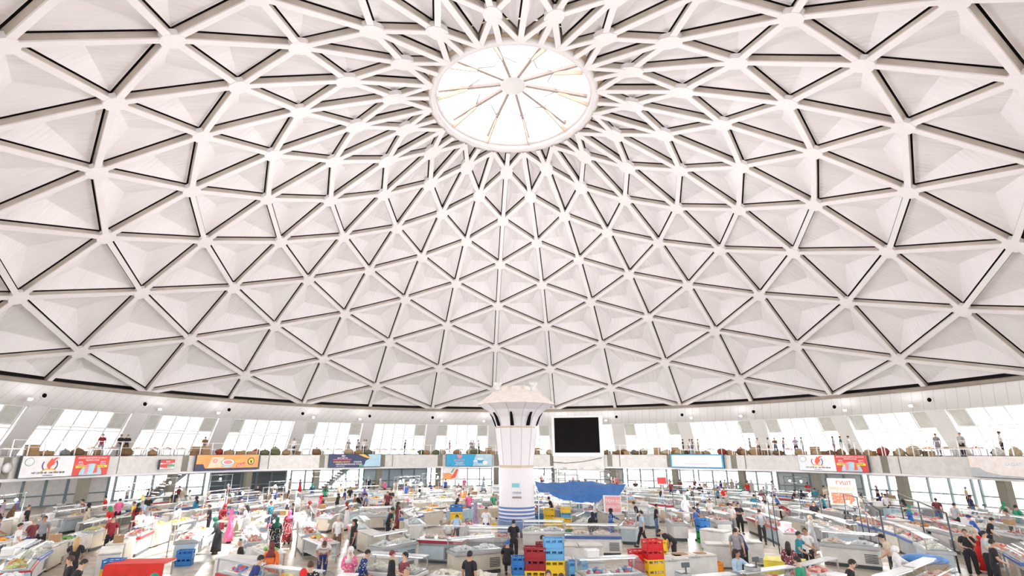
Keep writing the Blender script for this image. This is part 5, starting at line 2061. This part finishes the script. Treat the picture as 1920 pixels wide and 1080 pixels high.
# ================================================================== GALLERY GOODS AND PEOPLE
SACK = [MB().blob((0, 0, .22), (.34, .24, .24), 0, 9, 6, .17, random.Random(i)).mesh('sack_body') for i in range(3)]
KNOT = MB().lathe([(.06, .42), (.03, .47), (.07, .53)], 7).mesh('knot')
SKC = {'beige': (.42, .33, .21), 'brown': (.17, .10, .05), 'grey': (.20, .20, .20), 'white': (.62, .60, .56), 'tan': (.30, .19, .09), 'olive': (.11, .12, .06), 'dull red': (.28, .04, .03)}
for az in PAZ:
    skipn = False
    for i in range(12):
        a = az + .5 + i * .98 + rs.uniform(-.2, .2)
        P = rim(a, RG + (.72 if i % 2 else 1.35), ZS)
        if not inframe((P.x, P.y, ZS + .5), 5):
            continue
        if 7.4 < a < 18.8:
            continue
        if skipn:
            skipn = False
            continue
        u = rs.random()
        if u < .5:
            c = rs.choice(list(SKC) + ['beige', 'brown', 'tan'])
            e = empty('sack', P, -radians(a) + rs.uniform(-.4, .4), cat='sack', group='filled sacks along the gallery railing')
            link('sack_body', rs.choice(SACK), mat('sackcloth_' + c, SKC[c], .9, var=.25, scale=8), e)
            link('knot', KNOT, mat('sackcloth_' + c, SKC[c], .9), e)
            sz = rs.uniform(1.0, 1.4)
            e.scale = (sz * 1.2, sz, sz * rs.uniform(.75, 1.25))
            reg(e, c + ' filled sack on gallery', 'above SEC')
        elif u < .72:
            skipn = True
            e = empty('spice_table', P, -radians(a), cat='table', group='low goods tables on the gallery')
            link('tabletop', MB().box((0, 0, .5), (1.1, .7, .05)), WMET, e)
            for sx in (-1, 1):
                link('leg', MB().box((sx * .48, -.28, .24), (.05, .05, .48)), GMET, e)
                link('leg', MB().box((sx * .48, .28, .24), (.05, .05, .48)), GMET, e)
            reg(e, 'low goods table on gallery', 'above SEC')
            goods_tray(P, ZS + .528, -radians(a), rs.choice(['dried fruit', 'dried fruit', 'orange fruit', 'packed goods', 'mixed salad']), where='gallery above SEC')
        else:
            for kk in range(rs.choice([1, 2])):
                carton(P, ZS + kk * .40, -radians(a) + rs.uniform(-.3, .3), where='gallery %s above SEC' % ('upper box' if kk else 'floor'), s=1.4)
GP = [(192, 814, 'dark red'), (225, 822, 'black'), (238, 819, 'black'), (383, 827, 'brown'), (550, 829, 'white'), (653, 830, 'grey'), (669, 825, 'white'), (675, 825, 'blue'), (682, 830, 'white'), (690, 825, 'beige'), (759, 824, 'navy'), (843, 827, 'maroon'), (883, 827, 'grey'),
      (888, 828, 'white'), (898, 826, 'light grey'), (1281, 832, 'black'), (1294, 828, 'white'), (1295, 825, 'black'), (1309, 826, 'beige'), (1406, 823, 'grey'), (1422, 828, 'white'), (1441, 829, 'white'), (1454, 825, 'brown'), (1463, 822, 'grey'), (1491, 818, 'mauve'), (1498, 822, 'light grey'),
      (1564, 828, 'light grey'), (1577, 823, 'dark green'), (1592, 824, 'white'), (1757, 821, 'grey'), (1803, 821, 'light grey'), (1876, 816, 'white')]
for x, y, c in GP:
    Pa = hitr(x, y + 10, RG + 2.1)
    P = Vector((Pa.x, Pa.y, ZS))
    if any((P - b).length < .5 for b in BODIES):
        P = P + Vector((P.x, P.y, 0)).normalized() * .6
    person(P, away(P, rs.choice(['cam', 'l', 'r', 'in'])), rs.choice(['stand', 'work', 'stand']), c, rs.choice(['black', 'denim', 'grey']), where='gallery above SEC', near=False)

# under-gallery crowd at the far side
for i in range(60):
    a = rs.uniform(-72, 74)
    P = rim(a, rs.uniform(31.0, 36.5), 0)
    if abs(hypot(P.x, P.y) - 33.9) < .6 or blocked(P, .3) or any((P - b).length < .7 for b in BODIES):
        continue
    wom = rs.random() < .35
    person(P, rs.uniform(0, 6.28), rs.choice(['stand', 'walk', 'stand', 'fold']), rs.choice(['black', 'white', 'navy', 'grey', 'light blue', 'maroon', 'beige', 'red']), rs.choice(['black', 'denim', 'grey']), 'scarf' if wom else 'short',
           rs.choice(['white', 'beige', 'mauve']) if wom else 'black', 'dress' if wom else 'pants', 0, where='under gallery below SEC')

# stairs down from the gallery
for (px, lab) in ((318, 'dark stair flight under the gallery below small red sign'), (632, 'dark stair flight under the gallery below navy billboard')):
    Pq = hitr(px, 895, 37.5)
    az = degrees(atan2(Pq.x, Pq.y))
    e = empty('stair_flight', rim(az, 37.5, 0), -radians(az), cat='stairs', label=lab)
    m = MB()
    for i in range(14):
        m.box((-1.9 + i * .28, 0, .10 + i * .25), (.30, 1.8, .2))
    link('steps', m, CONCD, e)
    link('handrail', MB().tube([(-2.0, -.95, 1.0), (1.9, -.95, 4.3)], .04), WMET, e)
    link('stringer', MB().bar((-2.0, -.92, .1), (1.9, -.92, 3.4), .06, .3), TEALF, e)
# round clock on the left parapet
Pq = hitr(13, 877, RG - .05)
az = degrees(atan2(Pq.x, Pq.y))
e = empty('wall_clock', rim(az, RG - .03, Pq.z), -radians(az), cat='clock', label='round white clock on the concrete parapet at far left')
o = link('clock_face', MB().lathe([(.3, 0), (.3, .05)], 24), WHITE, e)
o.rotation_euler = (pi / 2, 0, 0)
o = link('rim', MB().arcstrip([(.28, -.02), (.33, -.02), (.33, .07), (.28, .07)], 0, 360, 24, closed=True), GMET, e)
o.rotation_euler = (pi / 2, 0, 0)

finish_labels()
